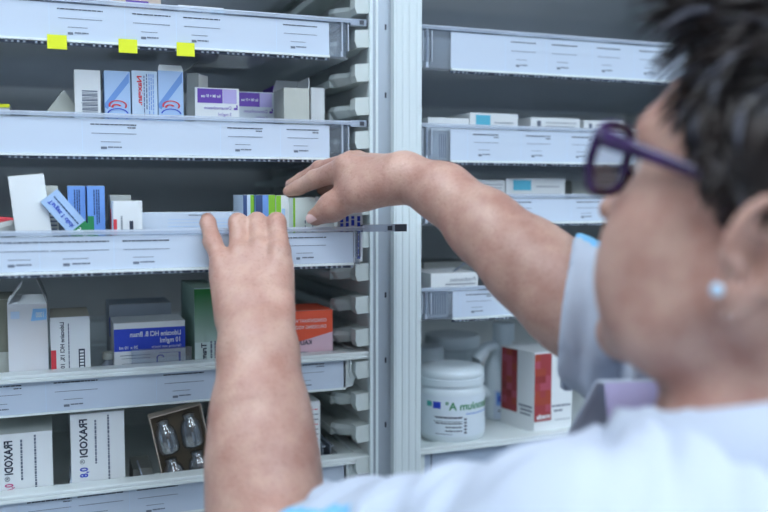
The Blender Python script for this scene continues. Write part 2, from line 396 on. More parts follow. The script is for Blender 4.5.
def p_nex(mb, w, h):
    mb.text('Naxgan.', w*.38, h*.92, w*.26, RED, rot=R(90), off=.0005, bold=.03, fit=h*.5)
    for k, x in enumerate((.46, .56, .66, .74, .82)):
        z = h*(.95 if k else .92)
        while z > h*(.35 if k % 2 else .2):
            l = random.uniform(.03, .09)*h; rect(mb, w*x, z-l, w*(x+.035), z, NAVY if k < 2 else MIDB, .0005); z -= l+h*.015
    arc(mb, w*.45, h*.06, w*.42, 20, 170, w*.06, BLUE)
carton('medicine_box', 'pale blue box with red and blue swirl beside the barcode box', 'box', *ext(104, 130, 71, Y, F2), Y, .03, LTB, remap(p_swirl, .42))
carton('medicine_box', 'pale blue box with red sideways lettering between two swirl boxes', 'box', *ext(131.5, 157, 71, Y, F2), Y, .03, LTB2, remap(p_nex, .3))
def open_carton(name, label, x0, x1, zb, zt, Y, depth, m=CARD, inner=CARDIN, prints=None, flaps=(), rz=0, ry=0, cat='box'):
    e = empty(name, (x0, Y, zb)); e.rotation_euler = (0, ry, rz); tag(e, label, cat)
    w, h = x1-x0, zt-zb; t = .0007; mb = MB()
    mb.box((0, 0, 0), (w, t, h), m); mb.box((0, t, 0), (t, depth, h), m); mb.box((w-t, t, 0), (w, depth, h), m); mb.box((t, depth-t, 0), (w-t, depth, h), m)
    mb.box((t, t, 0), (w-t, depth-t, t), inner); mb.box((t, t, t), (w-t, t+.0003, h), inner); mb.box((t, depth-t-.0003, t), (w-t, depth-t, h), inner)
    if prints: prints(mb, w, h)
    mb.build('carton_body', e)
    for (side, L, ang, c) in flaps:      # side: f front, b back, l left, r right ; angle 0 = lying closed, 90 = upright, 180 = folded out
        mb = MB(); ta = .0006; vs = None; bow = .12*L
        n = 5; rows = []
        for i in range(n+1):
            s = i/n; tap = 1-.12*s*s; u = L*s; rows.append((u, tap, bow*s*s))
        def put(u, lat, up):  # u along the flap, lat 0..1 across
            a = R(ang); du = u*math.cos(a)-up*math.sin(a)*-1*0; 
            ou = u*math.cos(a)+up*math.sin(a); oz = u*math.sin(a)-up*math.cos(a)*.5
            if side == 'f': return (w*lat, ou, h+oz)
            if side == 'b': return (w*lat, depth-ou, h+oz)
            if side == 'l': return (ou, depth*lat, h+oz)
            return (w-ou, depth*lat, h+oz)
        vs = []; fs = []
        for (u, tap, b) in rows:
            for th in (0, ta): vs += [put(u, .5-.5*tap, b+th), put(u, .5+.5*tap, b+th)]
        for i in range(n):
            o = i*4; fs += [(o, o+1, o+5, o+4), (o+2, o+6, o+7, o+3), (o, o+4, o+6, o+2), (o+1, o+3, o+7, o+5)]
        fs += [(0, 2, 3, 1), (n*4, n*4+1, n*4+3, n*4+2)]
        mb.add(vs, fs, c); mb.build('flap', e)
    return e
open_carton('medicine_box', 'pale blue swirl box with its lid flap standing open', *ext(158, 183, 71, Y, F2), Y, .03, LTB, CARDIN, remap(p_swirl, .42), [('f', .007, 70, CARD), ('r', .02, 150, CARDDK)])
mb = MB(); mb.box((0, 0, 0), (.0135, .0008, .087), CARDDK); mb.box((.0127, .0008, 0), (.0135, .02, .086), CARDIN)
o = mb.build('folded_cardboard'); o.location = (px(185, .03)+.0005, .032, F2); o.rotation_euler = (0, R(2), R(-38)); tag(o, 'brown folded cardboard leaning against the open swirl box', 'cardboard')
def p_purp(mb, w, h):
    rect(mb, w*.05, h*.56, w*.62, h*.97, PURP); rect(mb, w*.63, h*.56, w*.94, h*.97, LILAC)
    mb.text('for IM + IV use', w*.57, h*.72, h*.12, CARD, off=.0006, bold=.02, fit=w*.44); words(mb, w*.1, w*.9, h*.04, .0009, INKG)
    mb.text('Dexamethason', w*.82, h*.38, h*.14, PURP, off=.0006, fit=w*.62); mb.text('5 mg/ml', w*.82, h*.2, h*.13, PURP, off=.0006, fit=w*.3)
    poly(mb, [(w*.87, h*.38), (w*.96, h*.38), (w*.96, h*.52), (w*.93, h*.52), (w*.93, h*.44), (w*.87, h*.44)], PURP, .0006)
carton('medicine_box', 'purple and white vial box in front, wider of the purple pair', 'box', *ext(195, 239, 88, .02, F2), .02, .045, prints=remap(p_purp, .5), topm=PURP)
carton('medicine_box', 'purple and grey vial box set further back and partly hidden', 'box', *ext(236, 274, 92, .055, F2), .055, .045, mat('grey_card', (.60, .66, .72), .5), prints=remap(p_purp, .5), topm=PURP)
mb_ = lambda mb, w, h: None
open_carton('medicine_box', 'white empty box lying open beside the purple vial box', *ext(284, 309, 88, .012, F2), .012, .05, CARDIN, CARDDK, None, [('r', .012, 100, CARD), ('b', .015, 60, CARD)])
carton('medicine_box', 'small white box against the right end of the second left tray', 'box', *ext(311, 324.5, 88, .03, F2), .03, .04)
carton('medicine_box', 'dark purple box seen edge-on behind the open white box', 'box', *ext(273, 286, 86, .07, F2), .07, .05, PURP, topm=CARDDK)
mb = MB(); mb.prism([(0, 0), (.033, 0), (.0165, .022)], 0, .0006, CARDIN); mb.prism([(0.005, 0), (.038, 0), (.017, .020)], .02, .0206, CARDIN); mb.box((.0165, 0, .021), (.0172, .0206, .0216), CARDIN)
o = mb.build('folded_leaflet'); o.location = (px(47, .03), .03, at(60, 113, .03).z-.004); o.location.z = F2+.019; o.rotation_euler = (0, 0, R(10)); tag(o, 'small grey card folded to a point left of the barcode box', 'leaflet')
# its base stands on a flat carton
carton('medicine_box', 'flat white box under the folded grey card', 'box', px(28, .03), px(72, .03), F2, F2+.0425, .028, .05, CARDIN)
o.location.z = F2+.043
carton('medicine_box', 'yellow topped flat box at the left edge of the photo', 'box', px(-30, .03), px(10, .03), F2, at(5, 104, .03).z, .03, .05, mat('card_grey2', (.5, .52, .5)), topm=YEL, prints=lambda mb, w, h: rect(mb, 0, h*.93, w, h, YEL))
# --- first tray contents
F1 = 1.6485
def p_t1(mb, w, h): rect(mb, w*.3, h*.80, w*.75, h*.93, PURP)
carton('medicine_box', 'sand coloured box with purple print in the top left tray', 'box', px(115), px(163, .03), F1, F1+.052, .03, .08, SAND, p_t1)
carton('medicine_box', 'white box with small blue mark in the top left tray', 'box', px(180, .02), px(225, .02), F1, F1+.0455, .02, .09, CARD, lambda mb, w, h: rect(mb, w*.72, h*.85, w, h*.95, TEAL))
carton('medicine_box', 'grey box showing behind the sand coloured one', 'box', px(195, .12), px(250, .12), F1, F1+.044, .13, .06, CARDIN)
# --- third tray contents (pulled out)
F3 = 1.4332; Y3 = TY+.03
red_e = empty('medicine_pouch', (px(-8, Y3), Y3+.01, F3)); tag(red_e, 'crumpled grey pouch with red top at the far left of the pulled tray', 'pouch')
mb = MB(); mb.box((0, 0, 0), (.028, .022, .042), mat('pouch_grey', (.35, .37, .36), .4, var=.3, vscale=60)); o = mb.build('pouch_body', red_e, bevel=.006); o.rotation_euler = (0, R(-12), R(8))
mb = MB(); mb.box((0, 0, 0), (.026, .018, .007), RED); o = mb.build('red_cap', red_e, bevel=.002); o.location = (-.008, .001, .041); o.rotation_euler = (0, R(5), R(8))
def tilted(name, label, cx, cz, w, h, ang, Y, depth, m, prints, rz=0, topm=None, sidem=None, cat='box'):
    a = R(ang)
    dx = (-w/2)*math.cos(a)+(-h/2)*math.sin(a); dz = -(-w/2)*math.sin(a)+(-h/2)*math.cos(a)
    o = carton(name, label, cat, 0, w, 0, h, Y, depth, m, prints, topm=topm, sidem=sidem)
    o.location = (cx+dx, Y, cz+dz); o.rotation_euler = (0, a, rz); return o
c = at(32, 211, Y3); tilted('medicine_box', 'blank white box leaning left in the pulled tray', c.x, 1.4765, .0300, .083, -6, Y3, .02, CARD, None, sidem=mat('card_side_shade', (.66, .7, .74)))  # blank sides coloured darker than the front to shade them
carton('medicine_box', 'grey box with fine stripes behind the leaning white box', 'box', px(40, Y3+.03), px(56, Y3+.03), F3, at(48, 186, Y3+.03).z, Y3+.03, .02, CARDIN, lambda mb, w, h: [rect(mb, w*.1, h*(.3+.05*k), w*.9, h*(.32+.05*k), INKG) for k in range(12)])
def p_tgt(mb, w, h):
    mb.text('Target 1 click', w*.45, h*.95, w*.30, BLUE, rot=R(90), off=.0005, bold=.02, fit=h*.42)
    rect(mb, w*.0+.0, h*.0, w*1.0, h*.50, GREEN); mb.text('50 mg/ml', w*.6, h*.48, w*.34, CARD, rot=R(90), off=.0006, bold=.02, fit=h*.28)
    z = h*.95
    while z > h*.53: l = random.uniform(.02, .06)*h; rect(mb, w*.62, z-l, w*.68, z, NAVY, .0005); z -= l+.0006
def p_tgt2(mb, w, h):
    rect(mb, 0, 0, w*.35, h*.35, GREEN)
    for x in (.35, .5, .62):
        z = h*.92
        while z > h*(.2 if x > .4 else .4): l = random.uniform(.03, .09)*h; rect(mb, w*x, z-l, w*(x+.07), z, NAVY, .0005); z -= l+.0008
c = at(77, 227, Y3-.006); tilted('medicine_box', 'sky blue box with green end tipped over to the left', c.x, c.z, .0185, .074, -39, Y3-.006, .016, LTB, p_tgt, topm=LTB2)
carton('medicine_box', 'blue upright box with green corner behind the tipped one, left of two', 'box', *ext(67.5, 85, 186, Y3+.025, F3), Y3+.025, .03, MIDB, remap(p_tgt2, .42))
carton('medicine_box', 'blue upright box with green corner, right one of two', 'box', *ext(87, 104.5, 186, Y3+.02, F3), Y3+.02, .03, MIDB, remap(p_tgt2, .42))
carton('medicine_box', 'grey box with red stripe behind the small white one', 'box', *ext(110, 131, 195, Y3+.03, F3), Y3+.03, .03, CARDDK, lambda mb, w, h: rect(mb, 0, h*.1, w*.3, h*.8, RED), topm=CARDIN)
def p_sw(mb, w, h):
    rect(mb, 0, h*.02, w*.12, h*.47, RED); rect(mb, w*.55, h*.12, w*.68, h*.42, INK)
    for z in range(10): rect(mb, w*.25, h*(.08+.05*z), w*.31, h*(.11+.05*z), INKG)
carton('medicine_box', 'small white box with red and black marks in the pulled tray', 'box', *ext(113, 142, 201, Y3-.005, F3), Y3-.005, .028, CARD, remap(p_sw, .48))
def p_leaf(mb, w, h):
    words(mb, w*.45, w*.62, h*.93, .0009, INKG)
    for k in range(4): words(mb, w*.25, w*.97, h*(.85-.07*k), .0005, LTB, seed=k)
carton('printed_leaflet', 'wide printed leaflet standing behind the left hand', 'leaflet', *ext(142, 243, 212, Y3+.035, F3), Y3+.035, .004, PAPER, p_leaf)
def p_lg(mb, w, h):
    rect(mb, 0, 0, w*.35, h, NAVY); rect(mb, w*.66, 0, w, h, LIME)
def p_lg2(mb, w, h):
    rect(mb, 0, 0, w*.3, h, LIME); rect(mb, w*.35, h*.3, w*.55, h*.8, LTB)
carton('medicine_box', 'navy and green box leftmost in the row under the right hand', 'box', *ext(243, 254, 195, Y3+.02, F3), Y3+.02, .05, LTB2, p_lg)
carton('medicine_box', 'blue box with broad lime stripe in the row between both hands', 'box', *ext(255.5, 275, 195, Y3+.015, F3), Y3+.015, .05, MIDB, p_lg)
carton('medicine_box', 'white box with narrow lime edge in the row between both hands', 'box', *ext(276, 292, 195.5, Y3+.012, F3), Y3+.012, .05, CARD, p_lg2)
BY = Y3-.004
def p_wg(mb, w, h):
    rect(mb, 0, 0, w*.09, h, LIME)
    for x in (.52, .86):
        for k in range(7): rect(mb, w*x, h*(.12+.08*k), w*(x+.05), h*(.17+.08*k), INKG)
carton('medicine_box', 'pale green and white box just under the fingertips of the right hand', 'box', *ext(293, 315, 198, BY, F3), BY, .055, mat('card_green_tint', (.66, .74, .70)), p_wg)
carton('medicine_box', 'white box gripped by the thumb of the right hand', 'box', *ext(315.5, 337, 197, BY-.002, F3), BY-.002, .055, CARD, None, topm=CARD)
carton('medicine_box', 'lime striped box behind the thumb of the right hand', 'box', *ext(338.5, 352, 197, BY+.004, F3), BY+.004, .05, CARD, lambda mb, w, h: [rect(mb, 0, 0, w*.35, h, LIME), rect(mb, w*.4, h*.3, w*.8, h*.8, NAVY), rect(mb, w*.8, 0, w, h, LIME)])
def p_bt(mb, w, h):
    for x in (.1, .32, .54, .78):
        z = h*.9
        while z > h*.1: l = random.uniform(.05, .12)*h; rect(mb, w*x, z-l, w*(x+.12), z, BLUE, .0005); z -= l+.0009
carton('medicine_box', 'white box with rows of blue type at the right end of the pulled tray', 'box', px(336, TY+.012), px(361, TY+.012), F3, at(350, 211, TY+.012).z, TY+.008, .012, CARD, p_bt)
# --- fourth tray (white rimmed)
F4 = 1.291; 
carton('medicine_box', 'drab olive box cut off by the left edge above the white tray', 'box', px(-40, .04), px(6, .04), F4, at(2, 300, .04).z, .04, .08, mat('olive_card', (.22, .22, .17)), lambda mb, w, h: rect(mb, 0, h*.3, w, h*.5, CARDIN))
def p_1000(mb, w, h):
    poly(mb, [(w*.58, h*.83), (w*.98, h*.84), (w*.98, h*.95), (w*.64, h*.95)], SKYB)
    mb.text('1000', w*.93, h*.865, h*.075, CARD, off=.0006, bold=.02, fit=w*.22)
    rect(mb, w*.08, h*.86, w*.3, h*.93, LTB2)
    for k in range(3): words(mb, w*.45, w*.85, h*(.02+.022*k), .0009, INKG, seed=k)
open_carton('medicine_box', 'tall white box with blue tab and open top, warm tint lower down', *ext(7, 47, 304, .024, F4), .024, .07, mat('card_warm_fade', (.72, .76, .82), .5, vcol=(.74, .70, .68), vscale=9), CARDDK, p_1000, [('f', .02, 25, CARD), ('r', .025, 75, CARDDK), ('l', .02, 60, CARD)])
def p_lido1(mb, w, h):
    mb.text('Lidocaine HCl 1%, 100 mg', w*.34, h*.93, w*.15, INK, rot=R(90), off=.0005, bold=.02, fit=h*.88)
    rect(mb, 0, h*.02, w*.13, h*.5, RED); rect(mb, w*.70, h*.03, w*.86, h*.5, INK)
    for k in range(9): rect(mb, w*.73, h*(.06+.048*k), w*.83, h*(.09+.048*k), CARD, .0006)
    z = h*.9
    while z > h*.1: l = random.uniform(.02, .06)*h; rect(mb, w*.44, z-l, w*.47, z, INKG, .0005); z -= l+.0006
def box_top(o_w, m): return m
o = carton('medicine_box', 'white box with sideways black lettering and a red tab', 'box', *ext(50, 89.5, 317, .024, F4), .024, .075, CARD, remap(p_lido1, .24), topm=mat('top_grey_gold', (.45, .42, .34), .6))
w = px(89.5, .024)-px(50, .024)
mb = MB(); hh = o.dimensions.z if False else at(70, 317, .024).z-F4
mb.box((0, .0, 0), (w, .001, .0001), GOLD)
o = carton('medicine_box', 'grey box with gold band behind the red tabbed one', 'box', px(52, .1), px(84, .1), F4, F4+.076, .105, .06, CARDIN, lambda mb, w, h: [rect(mb, 0, h*.76, w*.5, h*.86, GOLD), rect(mb, w*.35, h*.87, w*.5, h*.93, INK), rect(mb, w*.55, h*.87, w*.65, h*.93, INK)])
# vial
v = empty('medicine_vial', (px(104, .05), .055, F4)); tag(v, 'small clear vial with blue label between the boxes', 'vial')
mb = MB(); mb.lathe([(.009, 0), (.0098, .001), (.0098, .026), (.0085, .030), (.005, .033), (.005, .036)], CLEARE, n=24); mb.build('glass', v, smooth=True)
mb = MB(); mb.lathe([(.0099, .004), (.0101, .0041), (.0101, .016), (.0099, .0161)], PAPER, n=24, cap=False); mb.lathe([(.0099, .016), (.0102, .0161), (.0102, .022), (.0099, .0221)], MIDB, n=24, cap=False); mb.build('vial_label', v, smooth=False)
mb = MB(); mb.lathe([(.006, .036), (.0065, .0365), (.0065, .043), (.006, .0435)], CARDIN, n=20); mb.build('stopper', v)
def p_lido2(mb, w, h):
    rect(mb, w*.0, h*.52, w, h*.90, BLUE)
    mb.text('Lidocaine HCl B. Braun', w*.94, h*.76, h*.12, CARD, off=.0006, bold=.02, fit=w*.72); mb.text('10 mg/ml', w*.94, h*.64, h*.12, CARD, off=.0006, bold=.02, fit=w*.3)
    mb.text('20 x 10 ml', w*.33, h*.555, h*.075, CARD, off=.0006, bold=.01, fit=w*.26); mb.text('Oplossing voor injectie', w*.94, h*.555, h*.06, CARD, off=.0006, fit=w*.42)
    words(mb, w*.08, w*.5, h*.44, .0008, INKG); words(mb, w*.1, w*.5, h*.39, .0006, INKG); words(mb, w*.1, w*.5, h*.30, .0006, INKG)
    arc(mb, w*.64, h*.38, w*.055, 0, 180, w*.02, BLUE); rect(mb, w*.585, h*.3, w*.605, h*.40, BLUE); rect(mb, w*.9, h*.3, w*.93, h*.46, BLUE); rect(mb, w*.62, h*.455, w*.9, h*.462, BLUE)
    for k in range(4): rect(mb, w*(.09+.025*k), h*.06, w*(.105+.025*k), h*.18, INK)
    words(mb, w*.2, w*.55, h*.2, .0007, INKG)
o = carton('medicine_box', 'white box with broad royal blue band, front one of the pair', 'box', *ext(113.5, 185, 322, .03, F4), .03, .055, CARD, remap(p_lido2, .2))
def p_lido3(mb, w, h):
    rect(mb, w*.0, h*.60, w, h*.85, BLUE); mb.text('Lidocaine HCl B. Braun', w*.93, h*.70, h*.11, CARD, off=.0006, fit=w*.72)
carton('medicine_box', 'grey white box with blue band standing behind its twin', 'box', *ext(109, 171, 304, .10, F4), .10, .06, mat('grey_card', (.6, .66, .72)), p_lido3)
# clear plastic insert with three rounded pockets
e = empty('plastic_insert', (px(128, .008), .022, F4)); tag(e, 'clear plastic insert with three round pockets below the blue band box', 'insert')
w = px(190, .01)-px(128, .01); hh = at(160, 350, .01).z-F4
mb = MB(); mb.box((0, 0, 0), (w, .0012, hh), CLEAR)
for k in range(3):
    cx = w*(.18+.31*k); prof = [(cx+w*.14*math.cos(a), hh*.35+min(hh*.45, 0)+hh*.32*math.sin(a)) for a in [math.pi*2*i/20 for i in range(20)]]
    mb.prism([(x, z) for x, z in prof], -.0022, 0, mat('milky_plastic', (.62, .70, .76), .3)); words(mb, cx-.004, cx+.004, hh*.4, .0007, INKG, off=.0034)
mb.build('pocket_sheet', e)
# green box
def p_gr(mb, w, h):
    rect(mb, 0, h*.35, w*.95, h*.99, GRNMIX); mb.text('Tramadol', w*.46, h*.34, w*.30, INK, rot=R(90), off=.0006, bold=.02, fit=h*.36)
    for x in (.62, .78):
        z = h*.36
        while z > h*.03: l = random.uniform(.02, .06)*h; rect(mb, w*x, z-l, w*(x+.07), z, INKG, .0006); z -= l+.0008
gm = bpy.data.materials.new('print_green_gradient'); gm.use_nodes = True; MATS['g'] = gm
nt = gm.node_tree; tc = nt.nodes.new('ShaderNodeTexCoord'); sp = nt.nodes.new('ShaderNodeSeparateXYZ'); cr = nt.nodes.new('ShaderNodeValToRGB')
nt.links.new(tc.outputs['Generated'], sp.inputs[0]); nt.links.new(sp.outputs['Z'], cr.inputs[0]); nt.links.new(cr.outputs[0], nt.nodes['Principled BSDF'].inputs['Base Color'])
cr.color_ramp.elements[0].position = .25; cr.color_ramp.elements[0].color = (.62, .72, .72, 1); cr.color_ramp.elements[1].position = .95; cr.color_ramp.elements[1].color = (.03, .22, .05, 1)
GRNMIX = gm
carton('medicine_box', 'tall box fading from green top to white, right of the blue band box', 'box', *ext(194, 219, 288, .022, F4), .022, .095, mat('card_pale_green', (.60, .72, .70)), remap(p_gr, .2), topm=mat('print_green_grey', (.25, .36, .28)), sidem=mat('print_green_side', (.30, .46, .38)))
def p_red(mb, w, h):
    poly(mb, [(0, h*.42), (w*.4, h*.46), (w, h*.62), (w, h), (0, h)], ORED)
    mb.text('CONCENTRAAT VOOR', w*.90, h*.80, h*.085, CARD, off=.0006, fit=w*.62); mb.text('OPLOSSING VOOR INFUSIE', w*.90, h*.69, h*.085, CARD, off=.0006, fit=w*.78)
    mb.text('KALIUMCHL', w*.66, h*.42, h*.11, INK, off=.0006, bold=.02, fit=w*.5)
    for k in range(3): words(mb, w*.05, w*.6, h*(.28-.09*k), .0013, INKG, seed=k)
carton('medicine_box', 'orange-red and pink box beside the left forearm', 'box', *ext(270, 332.5, 311, .024, F4), .024, .06, PINK, remap(p_red, .2), topm=ORED, sidem=PINK)
# --- fifth tray
F5 = 1.173
def p_frax(suffix, scol):
    def f(mb, w, h):
        tp = .95 if suffix == '0,8' else .93
        mb.text('FRAXODI', w*.30, h*tp, w*.20, INK, rot=R(90), off=.0005, bold=.03, fit=h*.38)
        mb.text('®', w*.25, h*(tp-.40), w*.13, INK, rot=R(90), off=.0005)
        mb.text(suffix, w*.30, h*(tp-.48), w*.21, scol, rot=R(90), off=.0006, bold=.02, fit=h*.1)
        for x, a, b in ((.44, .93, .5), (.68, .97, .3)):
            z = h*a
            while z > h*b: l = random.uniform(.01, .04)*h; rect(mb, w*x, z-l, w*(x+.035), z, INKG, .0005); z -= l+.0006
    return f
carton('medicine_box', 'tall white FRAXODI box with red suffix at the left edge', 'box', *ext(-6, 52, 433, .024, F5), .024, .10, CARD, p_frax('0,6', mat('ink_pink', (.6, .08, .25))), topm=mat('card_top_grey', (.66, .70, .68)))
carton('medicine_box', 'tall white FRAXODI box with blue suffix, middle of the lowest tray', 'box', *ext(70, 124, 412.5, .024, F5), .024, .09, CARD, p_frax('0,8', BLUE))
for (p, sk, lab) in ((59, 2, 'thin white blister edge beside the red suffix box'), (134, -14, 'slanting foil blister strip leaning beside the open ampoule box')):
    mb = MB(); mb.box((0, 0, 0), (.0016, .05, .058), PAPER)
    for k in range(9): mb.box((-.001, -.0006, .004+k*.006), (.0026, 0, .007+k*.006), CARDIN)
    o = mb.build('blister_strip'); o.location = (px(p, .02)+(.014 if sk < 0 else 0), .022, F5-.02); o.rotation_euler = (0, R(sk), 0); tag(o, lab, 'blister')
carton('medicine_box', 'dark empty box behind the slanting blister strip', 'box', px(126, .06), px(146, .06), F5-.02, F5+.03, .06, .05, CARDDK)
# ampoule box
e = open_carton('ampoule_box', 'brown open box tilted to show clear plastic ampoules inside', 0, .062, 0, .064, 0, .02, SAND, CARDDK)
for ch in list(e.children): bpy.data.objects.remove(ch)
BRN = mat('brown_board', (.20, .16, .11), .8)
mb = MB(); w, h = .055, at(185, 409, .03).z-F5-.006
mb.box((0, .018, 0), (w, .019, h), BRN); mb.box((0, 0, 0), (.0008, .018, h), SAND); mb.box((w-.0008, 0, 0), (w, .018, h), SAND); mb.box((.0008, 0, 0), (w-.0008, .018, .0008), BRN); mb.box((.0008, 0, h-.0008), (w-.0008, .018, h), SAND)
mb.build('box_shell', e)
e.location = (px(158, .02)+.004, .026, F5+.002); e.rotation_euler = (0, R(-11), 0)
AMP = clear('ampoule_plastic', (.72, .78, .84), .10, .22, .12, (.7, .78, .86))
for ci in range(2):
    for cj in range(2):
        mb = MB(); mb.lathe([(.001, 0), (.0100, .001), (.0115, .004), (.0112, .020), (.0095, .027), (.0060, .031), (.0065, .036), (.0015, .037)], AMP, n=20)
        mb.box((-.001, -.0105, .008), (.001, -.0098, .018), CARD)
        o = mb.build('plastic_ampoule', smooth=True); Mw = e.matrix_basis
        o.matrix_world = Matrix.Translation(e.location) @ Matrix.Rotation(R(-11), 4, 'Y') @ Matrix.Translation((.014+.025*ci, .0075, .006+(h-.008)*.5*cj)) @ Matrix.Rotation(R(4*(ci-.5)), 4, 'Y')
        tag(o, ['lower left', 'upper left', 'lower right', 'upper right'][ci*2+cj]+' clear ampoule lying in the brown open box', 'ampoule', 'ampoules in the brown box')
def p_w5(mb, w, h):
    for k in range(14): words(mb, w*.62, w*.92, h*(.9-.06*k), .0009, INK if k % 3 else RED, seed=k)
carton('medicine_box', 'white box with fine print half hidden by the left forearm, lowest tray', 'box', *ext(296, 320, 402, .03, F5), .03, .08, CARD, p_w5)
for xx in (322, 330):
    mb = MB(); mb.box((0, 0, 0), (.0012, .1, .04), CLEARE); mb.box((0, 0, .04), (.004, .1, .0412), CLEARE)
    o = mb.build('tray_divider'); o.location = (px(xx, .03), .035, F5); tag(o, 'clear upright divider beside the fine print box' if xx == 322 else 'clear upright divider nearest the right tray wall', 'divider')
# --- right bay
def flat(label, pl, pr, pt, Y, zf, d, m=CARD, pr_=None, h=None, rz=0):
    x0, x1, _, zt = ext(pl, pr, pt, Y, zf); return carton('medicine_box', label, 'box', x0, x1, zf, zt, Y, d, m, pr_, rz=rz)
G2 = 1.5395
def p_teal(mb, w, h): rect(mb, w*.12, h*.72, w*.42, h*.96, TEAL); words(mb, w*.5, w*.9, h*.8, .001, INKG)
def p_fine(mb, w, h): rect(mb, w*.12, h*.8, w*.2, h*.93, INKG); words(mb, w*.3, w*.92, h*.88, .0009, INKG); words(mb, w*.3, w*.9, h*.8, .0008, INKG)
flat('white box with folded paper edge, first in the second right tray', 428, 469, 118, .02, G2, .06)
flat('white box with teal patch in the second right tray', 470, 518, 113.5, .02, G2, .07, pr_=p_teal)
flat('white box with small square mark next to the folded paper', 531, 580, 118, .02, G2, .06, pr_=p_fine)
flat('white box rightmost of those above the second right tray', 584, 624, 121, .02, G2, .06, pr_=p_fine)
a = at(503, 122, .06)
mb = MB(); mb.add([(0, 0, 0), (.034, .004, 0), (.040, .008, .032), (.026, .004, .022), (.018, 0, .036), (-.002, -.002, .028)], [(0, 1, 2, 3), (0, 3, 4, 5)], CARD)
o = mb.build('folded_paper'); tag(o, 'crumpled white paper sticking up behind the teal patch box', 'paper')
s = o.modifiers.new('s', 'SOLIDIFY'); s.thickness = .0006; o.location = (a.x, .09, G2+.018)
mb = MB(); mb.box((0, 0, 0), (.05, .03, .018), CARDIN); o2 = mb.build('medicine_box'); o2.location = (a.x-.004, .085, G2); tag(o2, 'low grey box under the crumpled white paper', 'box')
G1 = 1.6425
flat('flat white box above the topmost right tray, nearer the post', 500, 548, 34, .03, G1, .06)
flat('flat white box above the topmost right tray, nearer the hair', 560, 610, 37, .03, G1, .06)
G3 = 1.4685
flat('grey white box half behind the forearm in the third right tray', 470, 505, 180, .03, G3, .06, pr_=p_fine)
flat('white box with teal patch in the third right tray', 506, 565, 178.5, .03, G3, .07, pr_=p_teal)
flat('pale box behind the glasses in the third right tray', 572, 620, 181, .06, G3, .06, CARDIN)
G4 = 1.3595
def p_tx(mb, w, h):
    mb.text('Prednisolon', w*.95, h*.80, h*.13, INKG, off=.0005, fit=w*.55)
    for k in range(3): words(mb, w*.3, w*.95, h*(.72-.1*k), .0012, INKG, seed=k)
flat('white box with grey type stacked in the tray above the tub', 431, 478, 273, .02, G4, .07, pr_=p_tx)
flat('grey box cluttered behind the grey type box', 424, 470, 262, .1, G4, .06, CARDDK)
carton('medicine_box', 'small box with vertical strokes in the end of the clear tray', 'box', px(425, .01)+.003, px(449, .006), G4, G4+.03, .006, .012, CARD, lambda mb, w, h: [rect(mb, w*(.1+.12*k), h*.1, w*(.14+.12*k), h*.9, INKG) for k in range(7)])
carton('medicine_box', 'small box with vertical strokes in the end of the second right tray', 'box', px(426, .01)+.002, px(449, .006), G2, G2+.033, .006, .012, CARD, lambda mb, w, h: [rect(mb, w*(.5+.1*k), h*.1, w*(.54+.1*k), h*.9, INKG) for k in range(4)])
mb = MB(); mb.tube([(0, 0, 0), (.02, -.005, .014), (.05, .01, .010)], .0012, INKG, n=8); o = mb.build('plastic_strap'); o.location = (px(450, .04), .045, at(450, 277, .045).z+.002); tag(o, 'dark loose strap lying over the clutter above the tub', 'strap')
# tub
TUB = mat('tub_plastic', (.72, .80, .84), .3)
YB = .075; a = at(452, 440, YB-.04)
def lathe_obj(nm, prof, m, par, n=56): mb = MB(); mb.lathe(prof, m, n=n); return mb.build(nm, par, smooth=False)
cxT = (at(420, 420, .045).x+at(481, 420, .045).x)/2; rT = (at(481, 420, .045).x-at(420, 420, .045).x)/2*1.0
GB = 1.208
zt = at(452, 362, .05).z-GB
tub = empty('powder_tub', (cxT, .05+.0, GB)); tag(tub, 'white round Resonium A tub with screw lid', 'tub')
r = rT
def smooth(o, ang=40):
    for p in o.data.polygons: p.use_smooth = True
    m = o.modifiers.new('e', 'EDGE_SPLIT'); m.split_angle = R(ang); return o
tub.location = (cxT, .045+.0, GB)
H = zt
smooth(lathe_obj('tub_body', [(r*.90, 0), (r*.97, .003), (r, .008), (r, H*.66), (r*.97, H*.70), (r*.93, H*.72), (r*.93, H*.76)], TUB, tub))
lid = smooth(lathe_obj('lid', [(r*.97, H*.755), (r*.985, H*.76), (r*.985, H*.845), (r*.96, H*.85), (r*.975, H*.86), (r*.965, H*.93), (r*.9, H*.965), (r*.55, H*.995), (r*.3, H*.985), (0.001, H*.98)], TUB, tub))
mb = MB()   # wrap label print, bent round the tub (seen mirrored)
def wrap(vs, cx=0, a_off=0): return [(rr*math.sin(x/r+a_off), -rr*math.cos(x/r+a_off), z) for x, z, rr in vs]
def wtext(body, x, z, size, m, bold=0, off=.0004):
    vs, fs = text_geo(body, size, bold); mb.add(wrap([(x-vx, z+vy, r+off) for vx, vy in vs]), fs, m)
def wrect(x0, z0, x1, z1, m, off=.0003):
    n = max(1, int((x1-x0)/.003))
    for i in range(n):
        a, b = x0+(x1-x0)*i/n, x0+(x1-x0)*(i+1)/n
        mb.add(wrap([(a, z0, r+off), (b, z0, r+off), (b, z1, r+off), (a, z1, r+off)]), [(0, 1, 2, 3)], m)
n = 40
wrect(-r*1.6, H*.1, r*1.6, H*.64, mat('tub_label', (.74, .82, .88), .4), .0002)
wtext('Resonium A°', r*1.06, H*.46, H*.145, GREEN, .02)
wrect(-r*.98, H*.47, -r*.74, H*.56, BLUE); wrect(-r*1.2, H*.49, -r*1.02, H*.56, mat('print_sea_green', (.05, .4, .35)))
def wwords(x0, x1, z, h, m, sd=0):
    rn = random.Random(sd); x = x0
    while x < x1: w = rn.uniform(1.5, 4)*h; wrect(x, z, min(x+w, x1), z+h, m, .0004); x += w+h*.4
